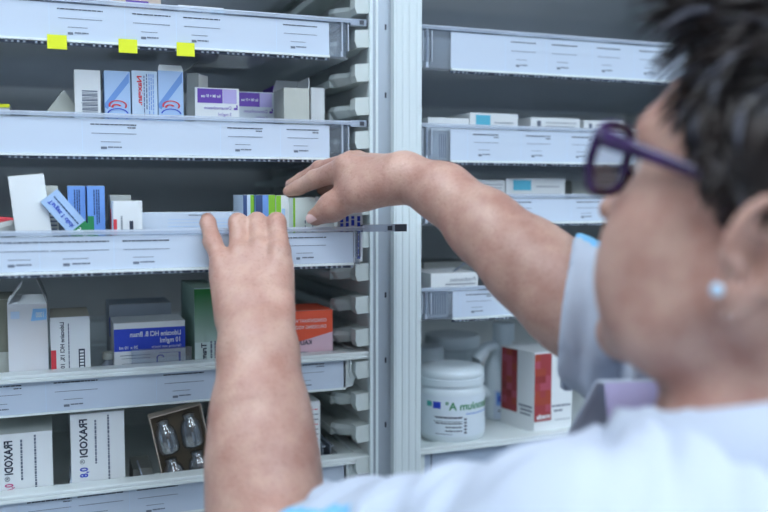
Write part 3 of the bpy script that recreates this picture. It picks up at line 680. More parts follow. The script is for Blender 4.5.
wwords(0, r*.95, H*.395, .0013, MIDB, 1)
for a_, b_ in ((.36, .367), (.30, .307)): wrect(-r*.95, H*a_, -r*.1, H*b_, INK, .0004)
for k in range(4): wwords(-r*(.9 if k < 2 else .6), -r*.12, H*(.345-.022*k) if k < 1 else H*(.32-.05*(k-0)), .0014, INK, 5+k)
for k in range(5): wrect(-r*.06, H*(.14+.045*k), r*.02, H*(.165+.045*k), INK, .0004)
wwords(-r*.9, -r*.4, H*.13, .0008, INKG, 9)
mb.build('tub_label', tub)
# tubs behind
for (p0, ptop, yy, rr, lab) in ((424, 346, .13, .021, 'plain white tub whose edge shows behind the screw-top tub'), (452, 334, .20, .040, 'wide white jar in shade behind the handled bottle')):
    c = at(p0, ptop, yy); hh = c.z-GB
    e = empty('powder_tub', (c.x+(-.006 if p0 < 430 else 0)+.012*(p0 < 430), yy, GB)); tag(e, lab, 'tub')
    smooth(lathe_obj('tub_body', [(rr*.95, 0), (rr, .004), (rr, hh*.8), (rr*.93, hh*.83)], TUB, e)); smooth(lathe_obj('lid', [(rr*.96, hh*.83), (rr*.98, hh*.835), (rr*.98, hh*.96), (rr*.9, hh), (.001, hh)], TUB, e))
# jug bottle with handle
JX = at(503, 380, .10).x; jug = empty('handled_bottle', (JX, .10, GB)); tag(jug, 'white plastic bottle with loop handle and ribbed cap between tub and red box', 'bottle')
jh = at(503, 322, .10).z-GB
mb = MB(); prof = [(.024, 0), (.027, .004), (.027, jh*.45), (.024, jh*.58), (.014, jh*.72), (.011, jh*.8), (.011, jh*.84)]
mb.lathe(prof, TUB, Matrix.Diagonal((1, .8, 1, 1)), n=36); smooth(mb.build('bottle_body', jug))
mb = MB(); mb.tube([(-.012, 0, jh*.76), (-.028, -.004, jh*.75), (-.042, -.005, jh*.64), (-.047, -.005, jh*.48), (-.042, -.004, jh*.34), (-.022, -.002, jh*.26)], [.007, .0075, .008, .008, .0075, .007], TUB, n=16); smooth(mb.build('handle', jug), 60)
mb = MB(); cp = []
N_ = 48
for z in (jh*.83, jh*.99):
    for k in range(N_): rr = .0135+(.0006 if k % 2 else 0); cp.append((rr*math.cos(2*math.pi*k/N_), rr*math.sin(2*math.pi*k/N_), z))
mb.add(cp, [(k, (k+1) % N_, N_+(k+1) % N_, N_+k) for k in range(N_)]+[tuple(range(N_))[::-1], tuple(range(N_, 2*N_))], TUB); mb.lathe([(.0145, jh*.81), (.0145, jh*.83)], TUB, n=30); mb.build('cap', jug)
mb = MB(); rj = .0272
for x0, x1, z0_, z1_, m in ((-.9, .8, .02, .32, PAPER), (-.75, -.1, .16, .30, MIDB), (-.65, -.15, .1, .115, INK), (-.65, -.2, .20, .26, BLUE), (.05, .7, .05, .30, LILAC)):
    n = 10
    for i in range(n):
        a, b = x0+(x1-x0)*i/n, x0+(x1-x0)*(i+1)/n; o_ = rj+(.0002 if m is not PAPER else 0)+(.0002 if m in (BLUE, INK) else 0)
        mb.add([(o_*math.sin(t), -o_*.8*math.cos(t)-.0002, jh*z) for t, z in ((a, z0_), (b, z0_), (b, z1_), (a, z1_))], [(0, 1, 2, 3)], m)
mb.build('bottle_label', jug)
# red mosaic box, corner towards the viewer
c = at(533, 434, .02); top = at(533, 352, .02).z
rb = empty('sachet_box', (c.x, .018, GB-.001)); rb.rotation_euler = (0, 0, R(4)); tag(rb, 'white box with dark red mosaic stripe on front and side', 'box')
hh = top-GB; ww = at(573, 400, .02).x-c.x; dd = .075
mb = MB(); mb.prism([(0, 0), (ww, 0), (ww, hh), (0, hh)], 0, dd, CARD)
o = mb.build('carton_body', rb)
# skew the left side so that it opens towards the post like the photo's box
sx = at(504, 345, .08).x-c.x
for v_ in o.data.vertices:
    if v_.co.y > .01: v_.co.x += sx if v_.co.x < .001 else sx*1.0; v_.co.y = .062
o.data.update()
mb = MB(); rn = random.Random(3)
def pal(k): return [MRED, MRED, DRED, mat('print_rose', (.45, .08, .12), .5), mat('print_rust', (.38, .06, .03), .5)][rn.randrange(5)]
ww2 = ww*.44; q = 9
for i in range(3):
    for j in range(q):
        z_a, z_b = hh*(.16+.82*j/q), hh*(.16+.82*(j+1)/q)
        rect(mb, ww2*i/3, z_a, ww2*(i+1)/3, z_b, MRED if j == 0 else pal(0), .0003)
rect(mb, 0, hh*.14, ww2, hh*.25, MRED, .0005); mb.text('meda', ww2*.92, hh*.17, hh*.09, CARD, off=.0008, bold=.03, fit=ww2*.8)
words(mb, ww2+.001, ww*.95, hh*.30, .0022, INKG, seed=1); words(mb, ww2+.004, ww*.75, hh*.24, .0022, INKG, seed=2); words(mb, ww2+.006, ww*.95, hh*.13, .0008, INKG, seed=2)
mb.build('front_print', rb)
mb = MB(); 
def side(u, z): return (sx*u-.0004, .062*u-.0002, z)
for i in range(3):
    for j in range(q):
        u0, u1 = .50+.48*i/3, .50+.48*(i+1)/3
        z_a, z_b = hh*(.2+.8*j/q)*.99, hh*(.2+.8*(j+1)/q)*.99
        mb.add([side(u0, z_a), side(u0, z_b), side(u1, z_b), side(u1, z_a)], [(0, 1, 2, 3)], MRED if j == 0 else pal(0))
for (zz, u0, u1) in ((.3, .06, .45), (.25, .06, .4), (.2, .1, .4)):
    mb.add([side(u0, hh*zz), side(u0, hh*zz+.0022), side(u1, hh*zz+.0022), side(u1, hh*zz)], [(0, 1, 2, 3)], INKG)
mb.build('side_print', rb)
#PERSON-BEGIN
# ------------------------------------------------------------------ the person
def sm_union(a, b, k):
    h = np.clip(.5+.5*(b-a)/k, 0, 1); return b*(1-h)+a*h-k*h*(1-h)
class Field:
    """list of rounded shapes blended into one continuous surface"""
    def __init__(s): s.p = []
    def cone(s, a, b, ra, rb, k=.008, sub=False, flat=None):
        s.p.append(('c', np.array(a, float), np.array(b, float), ra, rb, k, sub, flat)); return s
    def chain(s, pts, rs, k=.008):
        for i in range(len(pts)-1): s.cone(pts[i], pts[i+1], rs[i], rs[i+1], k)
        return s
    def ell(s, c, rad, Rm=None, k=.01, sub=False):
        s.p.append(('e', np.array(c, float), np.array(rad, float), np.array(Rm if Rm is not None else Matrix.Identity(3), float), 0, k, sub, None)); return s
    def one(s, q, P):
        if q[0] == 'c':
            _, a, b, ra, rb, k, sub, flat = q
            ab = b-a; t = np.clip(((P-a)@ab)/max(ab@ab, 1e-12), 0, 1)
            d = P-a-t[..., None]*ab
            if flat is not None:          # squash along one direction: flat = (unit vector, factor)
                n, f = flat; dn = d@n; d = d+np.multiply.outer(dn*(f-1), n)
            return np.sqrt((d*d).sum(-1))-(ra+(rb-ra)*t)
        _, c, rad, Rm, _, k, sub, _ = q
        l = (P-c)@Rm            # columns of Rm are the ellipsoid axes
        k0 = np.sqrt(((l/rad)**2).sum(-1)); k1 = np.sqrt(((l/rad**2)**2).sum(-1))
        return np.where(k1 > 1e-9, k0*(k0-1)/np.maximum(k1, 1e-9), -min(rad))
    def ev(s, P, prims=None):
        d = None
        for q in (s.p if prims is None else prims):
            v = s.one(q, P)
            if q[6]: d = -sm_union(-d, v, q[5]) if d is not None else d
            else: d = v if d is None else sm_union(d, v, q[5])
        return np.full(P.shape[:-1], 1.) if d is None else d
def polygonize(F, lo, hi, h, post=None, B=12):
    lo = np.array(lo); n = np.ceil((np.array(hi)-lo)/h/B).astype(int)
    vkeys = []; vpos = []; quads = []
    rad = B*h*.87
    g = np.arange(-1, B+1); gx, gy, gz = np.meshgrid(g, g, g, indexing='ij'); G = np.stack([gx, gy, gz], -1)
    for bx in range(n[0]):
        for by in range(n[1]):
            cz = lo+(np.stack([np.full(n[2], bx), np.full(n[2], by), np.arange(n[2])], -1)+.5)*B*h
            dall = F.ev(cz)
            for bz in np.nonzero(np.abs(dall) < rad*1.9+.012)[0]:
                c = cz[bz]; pr = [q for q in F.p if abs_lt(F, q, c, rad)]
                if not pr: continue
                I = G+np.array([bx, by, bz])*B; P = lo+I*h
                D = F.ev(P, pr)
                if post is not None: D = post(P, D)
                S = D < 0
                if S.all() or not S.any(): continue
                # cells with origin index -1..B-1 ; own those 0..B-1, positions computed for all used
                acc = np.zeros(tuple(k-1 for k in S.shape)+(3,)); cnt = np.zeros(acc.shape[:3])
                for ax in range(3):
                    s0 = [slice(None)]*3; s1 = [slice(None)]*3; s0[ax] = slice(0, -1); s1[ax] = slice(1, None)
                    d0, d1 = D[tuple(s0)], D[tuple(s1)]; cr = (d0 < 0) != (d1 < 0)
                    t = np.where(cr, d0/np.where(cr, d0-d1, 1), 0)
                    base = I[tuple(s0)].astype(float); base[..., ax] += t
                    oth = [a for a in range(3) if a != ax]
                    for i in (0, 1):
                        for j in (0, 1):
                            sl = [slice(None)]*3
                            sl[oth[0]] = slice(i, i+acc.shape[oth[0]]); sl[oth[1]] = slice(j, j+acc.shape[oth[1]])
                            acc += np.where(cr[tuple(sl)][..., None], base[tuple(sl)], 0); cnt += cr[tuple(sl)]
                    # faces: lattice edges whose origin is in 0..B-1
                    sl = [slice(1, B+1)]*3
                    c3 = tuple(slice(1, B+1) for a in range(3)); m = cr[c3]
                    d0c = d0[c3]; Ib = I[tuple(s0)][c3]
                    e = Ib[m]; inside = d0c[m] < 0
                    if len(e):
                        o1 = np.zeros(3, int); o1[oth[0]] = 1; o2 = np.zeros(3, int); o2[oth[1]] = 1
                        q = np.stack([e, e-o1, e-o1-o2, e-o2], 1)
                        flip = inside if ax != 1 else ~inside
                        q[~flip] = q[~flip][:, ::-1]; quads.append(q.reshape(-1, 3))
                ok = cnt > 0; ids = I[:-1, :-1, :-1][ok]; own = (ids >= np.array([bx, by, bz])*B).all(1)
                pos = (acc[ok]/cnt[ok][:, None])
                vkeys.append(ids[own]); vpos.append(pos[own])
    K = np.concatenate(vkeys); V = np.concatenate(vpos)*h+lo; Q = np.concatenate(quads)
    code = lambda a: ((a[:, 0]+8)*4096+(a[:, 1]+8))*4096+(a[:, 2]+8)
    kc = code(K); o = np.argsort(kc); kc = kc[o]; V = V[o]; qc = code(Q); i = np.searchsorted(kc, qc); i[i >= len(kc)] = 0
    good = (kc[i] == qc).reshape(-1, 4).all(1); Fq = i.reshape(-1, 4)[good]
    return V, Fq
def abs_lt(F, q, c, rad):
    return F.one(q, c[None])[0] < rad*(2.4 if q[7] is not None else 2.0)+.03
def relax(V, Q, it=2):
    for _ in range(it):
        a = np.zeros_like(V); c = np.zeros(len(V))
        for i in range(4):
            j = (i+1) % 4; np.add.at(a, Q[:, i], V[Q[:, j]]); np.add.at(a, Q[:, j], V[Q[:, i]]); np.add.at(c, Q[:, i], 1); np.add.at(c, Q[:, j], 1)
        V = V*.4+.6*a/np.maximum(c, 1)[:, None]
    return V
def mesh_obj(name, V, Q, mats, parent=None, fm=None):
    me = bpy.data.meshes.new(name); me.from_pydata(V.tolist(), [], Q.tolist()); me.update()
    for m in mats: me.materials.append(m)
    if fm is not None: me.polygons.foreach_set('material_index', fm)
    me.polygons.foreach_set('use_smooth', [True]*len(me.polygons))
    o = bpy.data.objects.new(name, me); C.objects.link(o); o.parent = parent; return o
A_ = lambda v: np.array(v, float)
N3 = lambda v: v/np.linalg.norm(v)
P3 = lambda x, y, z: A_(cam(x, y, z))
# head frame --------------------------------------------------------
HY, HP, HR = R(50), R(17), R(0)
ear_c = P3(737, 247, .452)
def camdir(az):  # unit horizontal direction, az measured left of the view axis
    a = -YAW+az; return A_((-math.sin(a), math.cos(a), 0))
hf0 = camdir(HY); hl = camdir(HY+R(90)); hu0 = A_((0, 0, 1))
hf = hf0*math.cos(HP)+hu0*math.sin(HP); hu = -hf0*math.sin(HP)+hu0*math.cos(HP)
hl, hu = hl*math.cos(HR)+hu*math.sin(HR), hu*math.cos(HR)-hl*math.sin(HR)
HM = np.stack([hf, hl, hu], 1)       # columns: forward, left, up
H0 = ear_c-hl*.070
def hd(x, y, z): return H0+HM@A_((x, y, z))
S = Field()
# ---- head
S.ell(hd(-.012, 0, .052), (.096, .074, .082), HM, .02)
S.ell(hd(.030, 0, .020), (.060, .064, .085), HM, .02)
S.ell(hd(.032, 0, -.034), (.048, .056, .058), HM, .025)
for s in (1, -1):
    S.cone(hd(-.002, s*.050, -.030), hd(.030, s*.042, -.066), .022, .019, .025)
    S.cone(hd(.030, s*.042, -.066), hd(.066, s*.012, -.084), .019, .016, .02)
    S.ell(hd(.056, s*.039, -.012), (.026, .024, .024), HM, .025)
    S.ell(hd(.051, s*.034, -.044), (.031, .028, .030), HM, .025)
S.cone(hd(.074, -.034, .044), hd(.074, .034, .044), .013, .013, .015)
S.ell(hd(.066, 0, -.086), (.017, .018, .014), HM, .015)
S.cone(hd(.084, 0, .028), hd(.100, 0, -.008), .008, .010, .010)
for s in (1, -1): S.ell(hd(.098, s*.011, -.012), (.010, .007, .008), HM, .006)
S.ell(hd(.079, 0, -.045), (.014, .024, .020), HM, .015)
for s in (1, -1): S.ell(hd(.097, s*.033, .022), (.018, .017, .014), HM, .012, sub=True)
S.cone(hd(.085, -.020, -.040), hd(.085, .020, -.040), .0045, .0045, .006); S.cone(hd(.083, -.017, -.052), hd(.083, .017, -.052), .005, .005, .006)
# ---- neck
NB = H0+A_((0, 0, -.135))-hf0*.010-A_(RT)*.008
S.cone(hd(-.022, 0, -.025), NB, .054, .060, .03); S.cone(NB, NB+A_((0, 0, -.05))-hf0*.01, .062, .08, .03)
# ---- ears
for s in (1, -1):
    ec = hd(-.013, s*.076, -.001); ax = N3(hl*s*.90-hf*.42); ef = N3(hf-ax*(hf@ax)); eu = np.cross(ax, ef); eu = eu*np.sign(eu@hu)
    eu = N3(eu-hf*.12*0)
    E3 = np.stack([ef, ax, eu], 1)
    S.ell(ec, (.016, .0070, .029), E3, .006)
    S.ell(ec-eu*.026+ef*.006, (.010, .006, .011), E3, .006)
    pts = [ec+E3@A_((.0165*math.cos(t), .006, .003+.028*math.sin(t))) for t in np.linspace(-.2, 3.9, 13)]
    S.chain(pts, [.0032]*13, .003)
    S.ell(ec+E3@A_((.003, .0070, -.003)), (.0080, .0085, .013), E3, .003, sub=True)
    S.ell(ec+E3@A_((.009, .004, -.006)), (.004, .004, .006), E3, .004)
# ---- torso (skin under the shirt) and shoulders
TF = camdir(R(40)); TL = camdir(R(130))
SL = P3(562, 572, .445); SR = P3(867, 435, .635)
CH = NB+A_((0, 0, -.16))+TF*.01
S.ell(CH, (.12, .15, .19), np.stack([TF, TL, A_((0, 0, 1))], 1), .04)
S.cone(NB+A_((0, 0, -.06)), SL, .06, .045, .04); S.cone(NB+A_((0, 0, -.06)), SR, .06, .045, .04)
# ---- left arm (near): shoulder - elbow - wrist
EL = P3(268, 568, .675)
S.cone(SL, EL, .036, .041, .03)
wr = P3(255, 318, .765)
armL = [P3(268, 560, .68), P3(265, 500, .695), P3(262, 452, .705), P3(260, 408, .718), P3(258, 352, .742), P3(255, 318, .760)]
wL = [53, 53.5, 50.5, 44, 36.5, 32.5]
rL = [w_/870*z for w_, z in zip(wL, (.68, .695, .705, .718, .742, .760))]
fl = A_(FW)
for i in range(5): S.cone(armL[i], armL[i+1], rL[i], rL[i+1], .02, flat=(fl, 1.0+.09*i))
# ---- left hand
def PX(l): return [P3(*q) for q in l]
kn = PX([(279, 252, .790), (260, 249, .797), (240, 253, .797), (221, 264, .790)])     # index..little knuckles
wrp = PX([(273, 312, .765), (262, 312, .768), (250, 312, .768), (236, 312, .765)])
for i in range(4): S.cone(wrp[i], kn[i], .0165, [.0112, .0114, .0110, .0100][i], .009)
S.cone(P3(252, 300, .768), P3(250, 270, .788), .020, .016, .015, flat=(fl, 1.35))
S.cone(P3(240, 318, .765), P3(228, 278, .785), .018, .012, .015)
S.cone(P3(270, 315, .765), P3(277, 275, .788), .017, .012, .015)
fing = [([(279, 250, .790), (276.5, 221.5, .812), (275, 224, .838), (275, 232, .850)], [.0102, .0088, .0084, .0074]),
        ([(260, 247, .797), (257, 221.5, .818), (256.5, 226, .843), (256, 236, .853)], [.0104, .0090, .0084, .0074]),
        ([(240, 251, .797), (238, 222, .815), (237.5, 227, .840), (237, 237, .850)], [.0100, .0086, .0080, .0072]),
        ([(221, 262, .790), (212.5, 240, .800), (208, 223, .812), (207.5, 219.5, .826)], [.0094, .0080, .0076, .0068])]
for pts, rs in fing:
    S.chain(PX(pts), rs, .0025)
# thumb under the tray front, mostly hidden by the palm
S.chain(PX([(272, 302, .778), (279, 284, .805), (277, 268, .822), (270, 258, .834)]), [.014, .0115, .0100, .009], .006)
for i in range(4):
    S.ell(kn[i]-fl*.0065+A_((0, 0, .001)), (.0080, .0080, .0090), None, .005)
    S.cone(wrp[i]*.45+kn[i]*.55-fl*.0105, kn[i]-fl*.0095, .0022, .0030, .006)
    pp = PX([fing[i][0][1]])[0]; S.ell(pp-fl*.0030+A_((0, 0, -.002)), (.0085, .0080, .0085), None, .003)
S.cone(P3(284, 318, .750), P3(287, 300, .757), .006, .004, .012)      # wrist bone
# ---- right arm
ER = P3(596, 314, .690)
S.cone(ER, SR, .041, .050, .03)
armR = [P3(596, 314, .690), P3(566, 295, .700), P3(527, 263, .722), P3(484, 226.5, .750), P3(444, 193, .780), P3(404, 177, .803)]
wR = [50, 46.5, 41.5, 33.5, 26, 22.5]
rR = [w_/870*z for w_, z in zip(wR, (.69, .70, .722, .75, .78, .803))]
for i in range(5): S.cone(armR[i], armR[i+1], rR[i], rR[i+1], .02)
S.cone(P3(405, 176, .803), P3(405, 176, .835), .0195, .017, .015)
# ---- right hand
hk = PX([(345, 168, .832), (351, 165, .852), (357, 164, .872), (362, 168, .889)])      # index..little knuckles
hw = PX([(398, 178, .806), (399, 176, .816), (400, 175, .826), (402, 176, .836)])
for i in range(4): S.cone(hw[i], hk[i], .0165, [.0118, .0118, .0112, .0102][i], .012)
rf = [([(345, 168, .832), (315, 179.5, .862), (299, 187.5, .876), (289, 191.5, .882)], [.0115, .0092, .0078, .0066]),
      ([(351, 164, .852), (320, 170, .885), (302, 180, .900), (291, 185, .906)], [.0115, .0092, .0080, .0066]),
      ([(357, 163, .872), (328, 172, .905), (313, 180, .916), (304, 187, .920)], [.0110, .0090, .0078, .0068]),
      ([(362, 167, .889), (340, 175, .915), (328, 184, .922), (322, 190, .924)], [.0100, .0082, .0072, .0062])]
for pts, rs in rf: S.chain(PX(pts), rs, .0025)
rn_ = N3(A_(UP)*.9-fl*.45)
for i in range(4):
    S.ell(hk[i]+rn_*.0050, (.0085, .0085, .0080), None, .006); S.cone(hw[i]*.5+hk[i]*.5+rn_*.0108, hk[i]+rn_*.0085, .0020, .0030, .006)
    S.ell(PX([rf[i][0][1]])[0]+rn_*.0018, (.0088, .0088, .0082), None, .003)
S.ell(P3(335, 205, .836)+rn_*.001, (.0125, .0118, .0115), None, .004)
S.chain(PX([(388, 184, .806), (361, 194, .818), (332, 208, .838), (315.5, 217, .848)]), [.0195, .0140, .0112, .0088], .010)
S.cone(P3(375, 185, .812), P3(352, 186, .832), .016, .011, .014)
S.cone(P3(362, 190, .816), P3(350, 178, .838), .013, .011, .012)
lo = np.array([p.min() for p in np.array([SL, EL, SR, H0, NB, CH, kn[3], hk[3], P3(285, 200, .9)]).T])-.24; hi = np.array([p.max() for p in np.array([SL, EL, SR, H0, NB, CH, kn[3], hk[3], P3(285, 200, .9)]).T])+.2
lo[2] = max(lo[2], 1.02); hi[2] = H0[2]+.18
V, Q = polygonize(S, lo, hi, .0024)
V = relax(V, Q, 1)
E_skin = mat('skin', (.50, .265, .205), .44, .5, bump=.5, bscale=330, vcol=(.64, .40, .315), vscale=38, sss=.10, detail=9)
nt = E_skin.node_tree; bs = nt.nodes['Principled BSDF']; src = bs.inputs['Base Color'].links[0].from_socket
fz = nt.nodes.new('ShaderNodeTexNoise'); fz.inputs['Scale'].default_value = 420; fz.inputs['Detail'].default_value = 2
fr_ = nt.nodes.new('ShaderNodeValToRGB'); fr_.color_ramp.elements[0].position = .28; fr_.color_ramp.elements[0].color = (.72, .60, .56, 1); fr_.color_ramp.elements[1].position = .46; fr_.color_ramp.elements[1].color = (1, 1, 1, 1)
tcs = nt.nodes.new('ShaderNodeTexCoord'); nt.links.new(tcs.outputs['Object'], fz.inputs['Vector']); nt.links.new(fz.outputs['Fac'], fr_.inputs['Fac'])
mx = nt.nodes.new('ShaderNodeMix'); mx.data_type = 'RGBA'; mx.blend_type = 'MULTIPLY'; mx.inputs['Factor'].default_value = .45
nt.links.new(src, mx.inputs[6]); nt.links.new(fr_.outputs['Color'], mx.inputs[7]); nt.links.new(mx.outputs[2], bs.inputs['Base Color'])
person = mesh_obj('person', V, Q, [E_skin])
tag(person, 'person in white short-sleeved top and purple glasses reaching into the medicine trays', 'person')
# ---- shirt: separate blended field a little outside the body
def nz(P, seed, f, amp):
    rn = np.random.RandomState(seed); d = 0
    for k in range(5):
        v = rn.randn(3); v /= np.linalg.norm(v); d = d+np.sin(P@v*f*(1+.45*k)+rn.rand()*6.28+1.5*np.sin(P@rn.randn(3)*f*.3))/(1+.5*k)
    return d*amp*.4
T = Field(); up = A_((0, 0, 1))
TM = np.stack([TF, TL, up], 1)
T.ell(CH, (.145, .185, .215), TM, .05)
T.ell(CH+A_((0, 0, -.20)), (.135, .175, .24), TM, .06)
T.cone(NB+A_((0, 0, -.050)), SL, .068, .048, .05); T.cone(NB+A_((0, 0, -.045)), SR, .066, .060, .05); T.cone(NB+A_((0, 0, -.038)), NB+A_((0, 0, -.10)), .076, .11, .04)
T.cone(NB+A_((0, 0, -.075))-TF*.02, CH+A_((0, 0, .0)), .085, .14, .05)
uL = N3(EL-SL); lenL = np.linalg.norm(EL-SL); uR = N3(ER-SR); lenR = np.linalg.norm(ER-SR)
cutL = SL+uL*(lenL*.74); cutR = ER+uR*.024
T.cone(SL, EL, .052, .056, .04); T.cone(SR, ER+uR*.05, .070, .0515, .04)
T.cone(SR-up*.02, ER-up*.024-uR*.012, .060, .036, .03)
hemN = N3(uR+A_(UP)*-.30)
def post(P, D):
    # creases run round the sleeves and fan out over the shoulder
    tL = (P-SL)@uL; tR = (P-ER)@(-uR)
    D = D+nz(P, 3, 55, .0030)+nz(P, 8, 120, .0008)
    wL_ = np.clip((tL+.03)/.12, 0, 1)*np.clip((P@A_((0,0,1))-1.18)/.08, 0, 1)
    rl = P-SL-tL[..., None]*uL; an = np.arctan2(rl@N3(np.cross(uL, up)), rl@up)
    D = D+wL_*(.0078*np.sin(tL*125+2.2*np.sin(an*1.3+.5)+1.2*an)+.0042*np.sin(tL*235-1.5*an+2*np.sin(an*2)))*(.65+.35*np.sin(tL*31+2*an))
    tR2 = (P-cutR)@(-hemN)
    wR_ = np.clip((tR2-.018)/.03, 0, 1)*np.exp(-((P-ER)**2).sum(-1)/.045)
    rr2 = P-ER-tR[..., None]*(-uR); an2 = np.arctan2(rr2@N3(np.cross(uR, up)), rr2@up)
    D = D+wR_*(.0075*np.sin(tR2*210+1.6*np.sin(an2*1.7)+.8*an2)+.0035*np.sin(tR2*390+2*an2))
    D = D+.0016*np.exp(-((tR2-.017)/.0028)**2)*(np.sqrt(((P-ER)**2).sum(-1)) < .11)
    # hollow sleeve ends
    def dist(a, b):
        ab = b-a; t = np.clip(((P-a)@ab)/(ab@ab), 0, 1.3); return np.sqrt((((P-a)-t[..., None]*ab)**2).sum(-1))
    nearL = tL > lenL*.35; D = np.where(nearL & (dist(SL, EL) < .15), np.maximum(D, (P-cutL)@uL), D)
    near = ((P-cutR)@hemN > -.08) & (dist(SR, ER) < .16)
    D = np.where(near, np.maximum(D, (P-cutR)@hemN), D)
    D = np.where(near, np.maximum(D, np.where((P-cutR)@hemN > -.012, .0425-dist(SR, ER), -1)), D)
    D = np.where(nearL & (tL > lenL*.74-.014), np.maximum(D, .0480-dist(SL, EL)), D)
    # neck opening
    q_ = P-NB-TF*.018
    rr_ = np.sqrt(((q_@TF)/np.where(q_@TF > 0, 1.85, 1.0))**2+(q_@TL)**2)
    D = np.maximum(D, np.minimum(.064-rr_, q_@up+.075))
    D = np.maximum(D, -(P[..., 2]-.86))
    return D
lo2 = np.minimum.reduce([SL, EL, SR, ER, CH, NB])-.20; hi2 = np.maximum.reduce([SL, EL, SR, ER, CH, NB])+.17; lo2[2] = .85
V, Q = polygonize(T, lo2, hi2, .0036, post)
V = relax(V, Q, 1)
cen = V[Q].mean(1)
fm = np.zeros(len(Q), int)
# contrast piping along the outer (upper) line of each sleeve
def stripes(S0, E0, c0, nvec, width, tmin, tmax):
    u = N3(E0-S0); n_ = N3(nvec-u*(nvec@u)); b_ = np.cross(u, n_); t = (cen-S0)@u/np.linalg.norm(E0-S0)
    r_ = cen-S0-((cen-S0)@u)[:, None]*u; side_ = (r_@n_) > .03; off = r_@b_
    return side_, off, t
sd, off, t = stripes(SR, ER, None, A_(UP)*1.0-A_(FW)*.05, 0, 0, 1)
fm[sd & (np.abs(off) < .011) & (t > .3)] = 1
fm[sd & (off > .011) & (off < .022) & (t > .3)] = 2
sd2, off2, t2 = stripes(SL, EL, None, A_(-FW)*1+A_(UP)*.75, 0, 0, 1)
fm[sd2 & (np.abs(off2) < .016) & (t2 > .45)] = 1
CLOTH = mat('white_cotton', (.55, .60, .70), .8, .2, bump=.25, bscale=500)
shirt = mesh_obj('shirt', V, Q, [CLOTH, mat('trim_sky_blue', (.22, .55, .85), .8), mat('trim_royal_blue', (.04, .12, .62), .8)], person, fm)
# hem folds stitched round the far sleeve opening
def hem(S0, E0, cpt, nrm, rr, name):
    mb = MB(); n_ = N3(np.cross(nrm, up)); b_ = np.cross(nrm, n_); n = 64
    for k in range(n):
        a0, a1 = 2*math.pi*k/n, 2*math.pi*(k+1)/n
        def p(a, r_, o): return tuple(cpt+nrm*o+(n_*math.cos(a)+b_*math.sin(a))*(r_+.001*math.sin(a*5)))
        prof = [(rr, .0015), (rr+.0022, 0), (rr+.0026, -.012), (rr+.0010, -.0135), (rr-.003, -.010), (rr-.0022, .0005)]
        vs = [p(a0, *q) for q in prof]+[p(a1, *q) for q in prof]; m_ = len(prof)
        mb.add(vs, [(i, (i+1) % m_, (i+1) % m_+m_, i+m_) for i in range(m_)], CLOTH)
    o = mb.build(name, person, smooth=True); return o
# ---- collar
def collar():
    mb = MB(); n = 72; rows = []
    for i in range(n+1):
        a = R(62)+R(284)*i/n      # leaves an opening at the front
        fr = max(0, math.cos(a))
        dirv = TF*math.cos(a)*(1+.68*fr)+TL*math.sin(a)
        rr = .073; base = NB+A_((0, 0, .010))+TF*.010-up*.004*fr+up*.042*(.5-.5*math.cos(a))*(1 if math.sin(a) > 0 else .6)
        hgt = .016+.006*fr
        b0 = base+dirv*rr*.98-up*.024; b1 = base+dirv*(rr+.003)+up*hgt; b2 = base+dirv*(rr+.008)+up*(hgt+.001); b3 = base+dirv*(rr+.020)-up*.008; b4 = base+dirv*(rr+.032)-up*.040
        rows.append([b0, b1, b2, b3, b4])
    for i in range(n):
        for k in range(4):
            mb.add([tuple(rows[i][k]), tuple(rows[i][k+1]), tuple(rows[i+1][k+1]), tuple(rows[i+1][k])], [(0, 1, 2, 3)], CLOTH if k else mat('collar_lining', (.55, .50, .78), .8))
    o = mb.build('collar', person, smooth=True)
    m = o.modifiers.new('w', 'WELD'); m.merge_threshold = .0004; m = o.modifiers.new('s', 'SOLIDIFY'); m.thickness = .0016; m.use_rim = True; return o
collar()
# ---- trousers and shoes, below the frame
Tr = Field(); HC = CH+A_((0, 0, -.40)); HC[2] = .88
Tr.ell(HC, (.125, .175, .13), TM, .05)
for s in (1, -1):
    hp = HC+TL*s*.085; kn_ = A_((hp[0], hp[1], .48))+TF*.02+TL*s*.01; an = A_((hp[0], hp[1], .09))+TL*s*.015
    Tr.cone(hp, kn_, .095, .068, .04); Tr.cone(kn_, an, .068, .058, .03)
V2, Q2 = polygonize(Tr, HC-A_((.3, .3, .85)), HC+A_((.3, .3, .2)), .010, lambda P, D: np.maximum(D, .055-P[..., 2]))
mesh_obj('trousers', V2, Q2, [CLOTH], person)
for s in (1, -1):
    hp = HC+TL*s*.085; an = A_((hp[0], hp[1], .0))+TL*s*.015; Sh = Field()
    Sh.cone(an+A_((0, 0, .045))-TF*.03, an+A_((0, 0, .035))+TF*.15, .045, .036, .02); Sh.cone(an+A_((0, 0, .05)), an+A_((0, 0, .09)), .045, .045, .02)
    V2, Q2 = polygonize(Sh, an-A_((.22, .22, .05)), an+A_((.22, .22, .2)), .007, lambda P, D: np.maximum(D, .002-P[..., 2]))
    mesh_obj('shoe', V2, Q2, [mat('shoe_white', (.7, .72, .74), .5)], person)
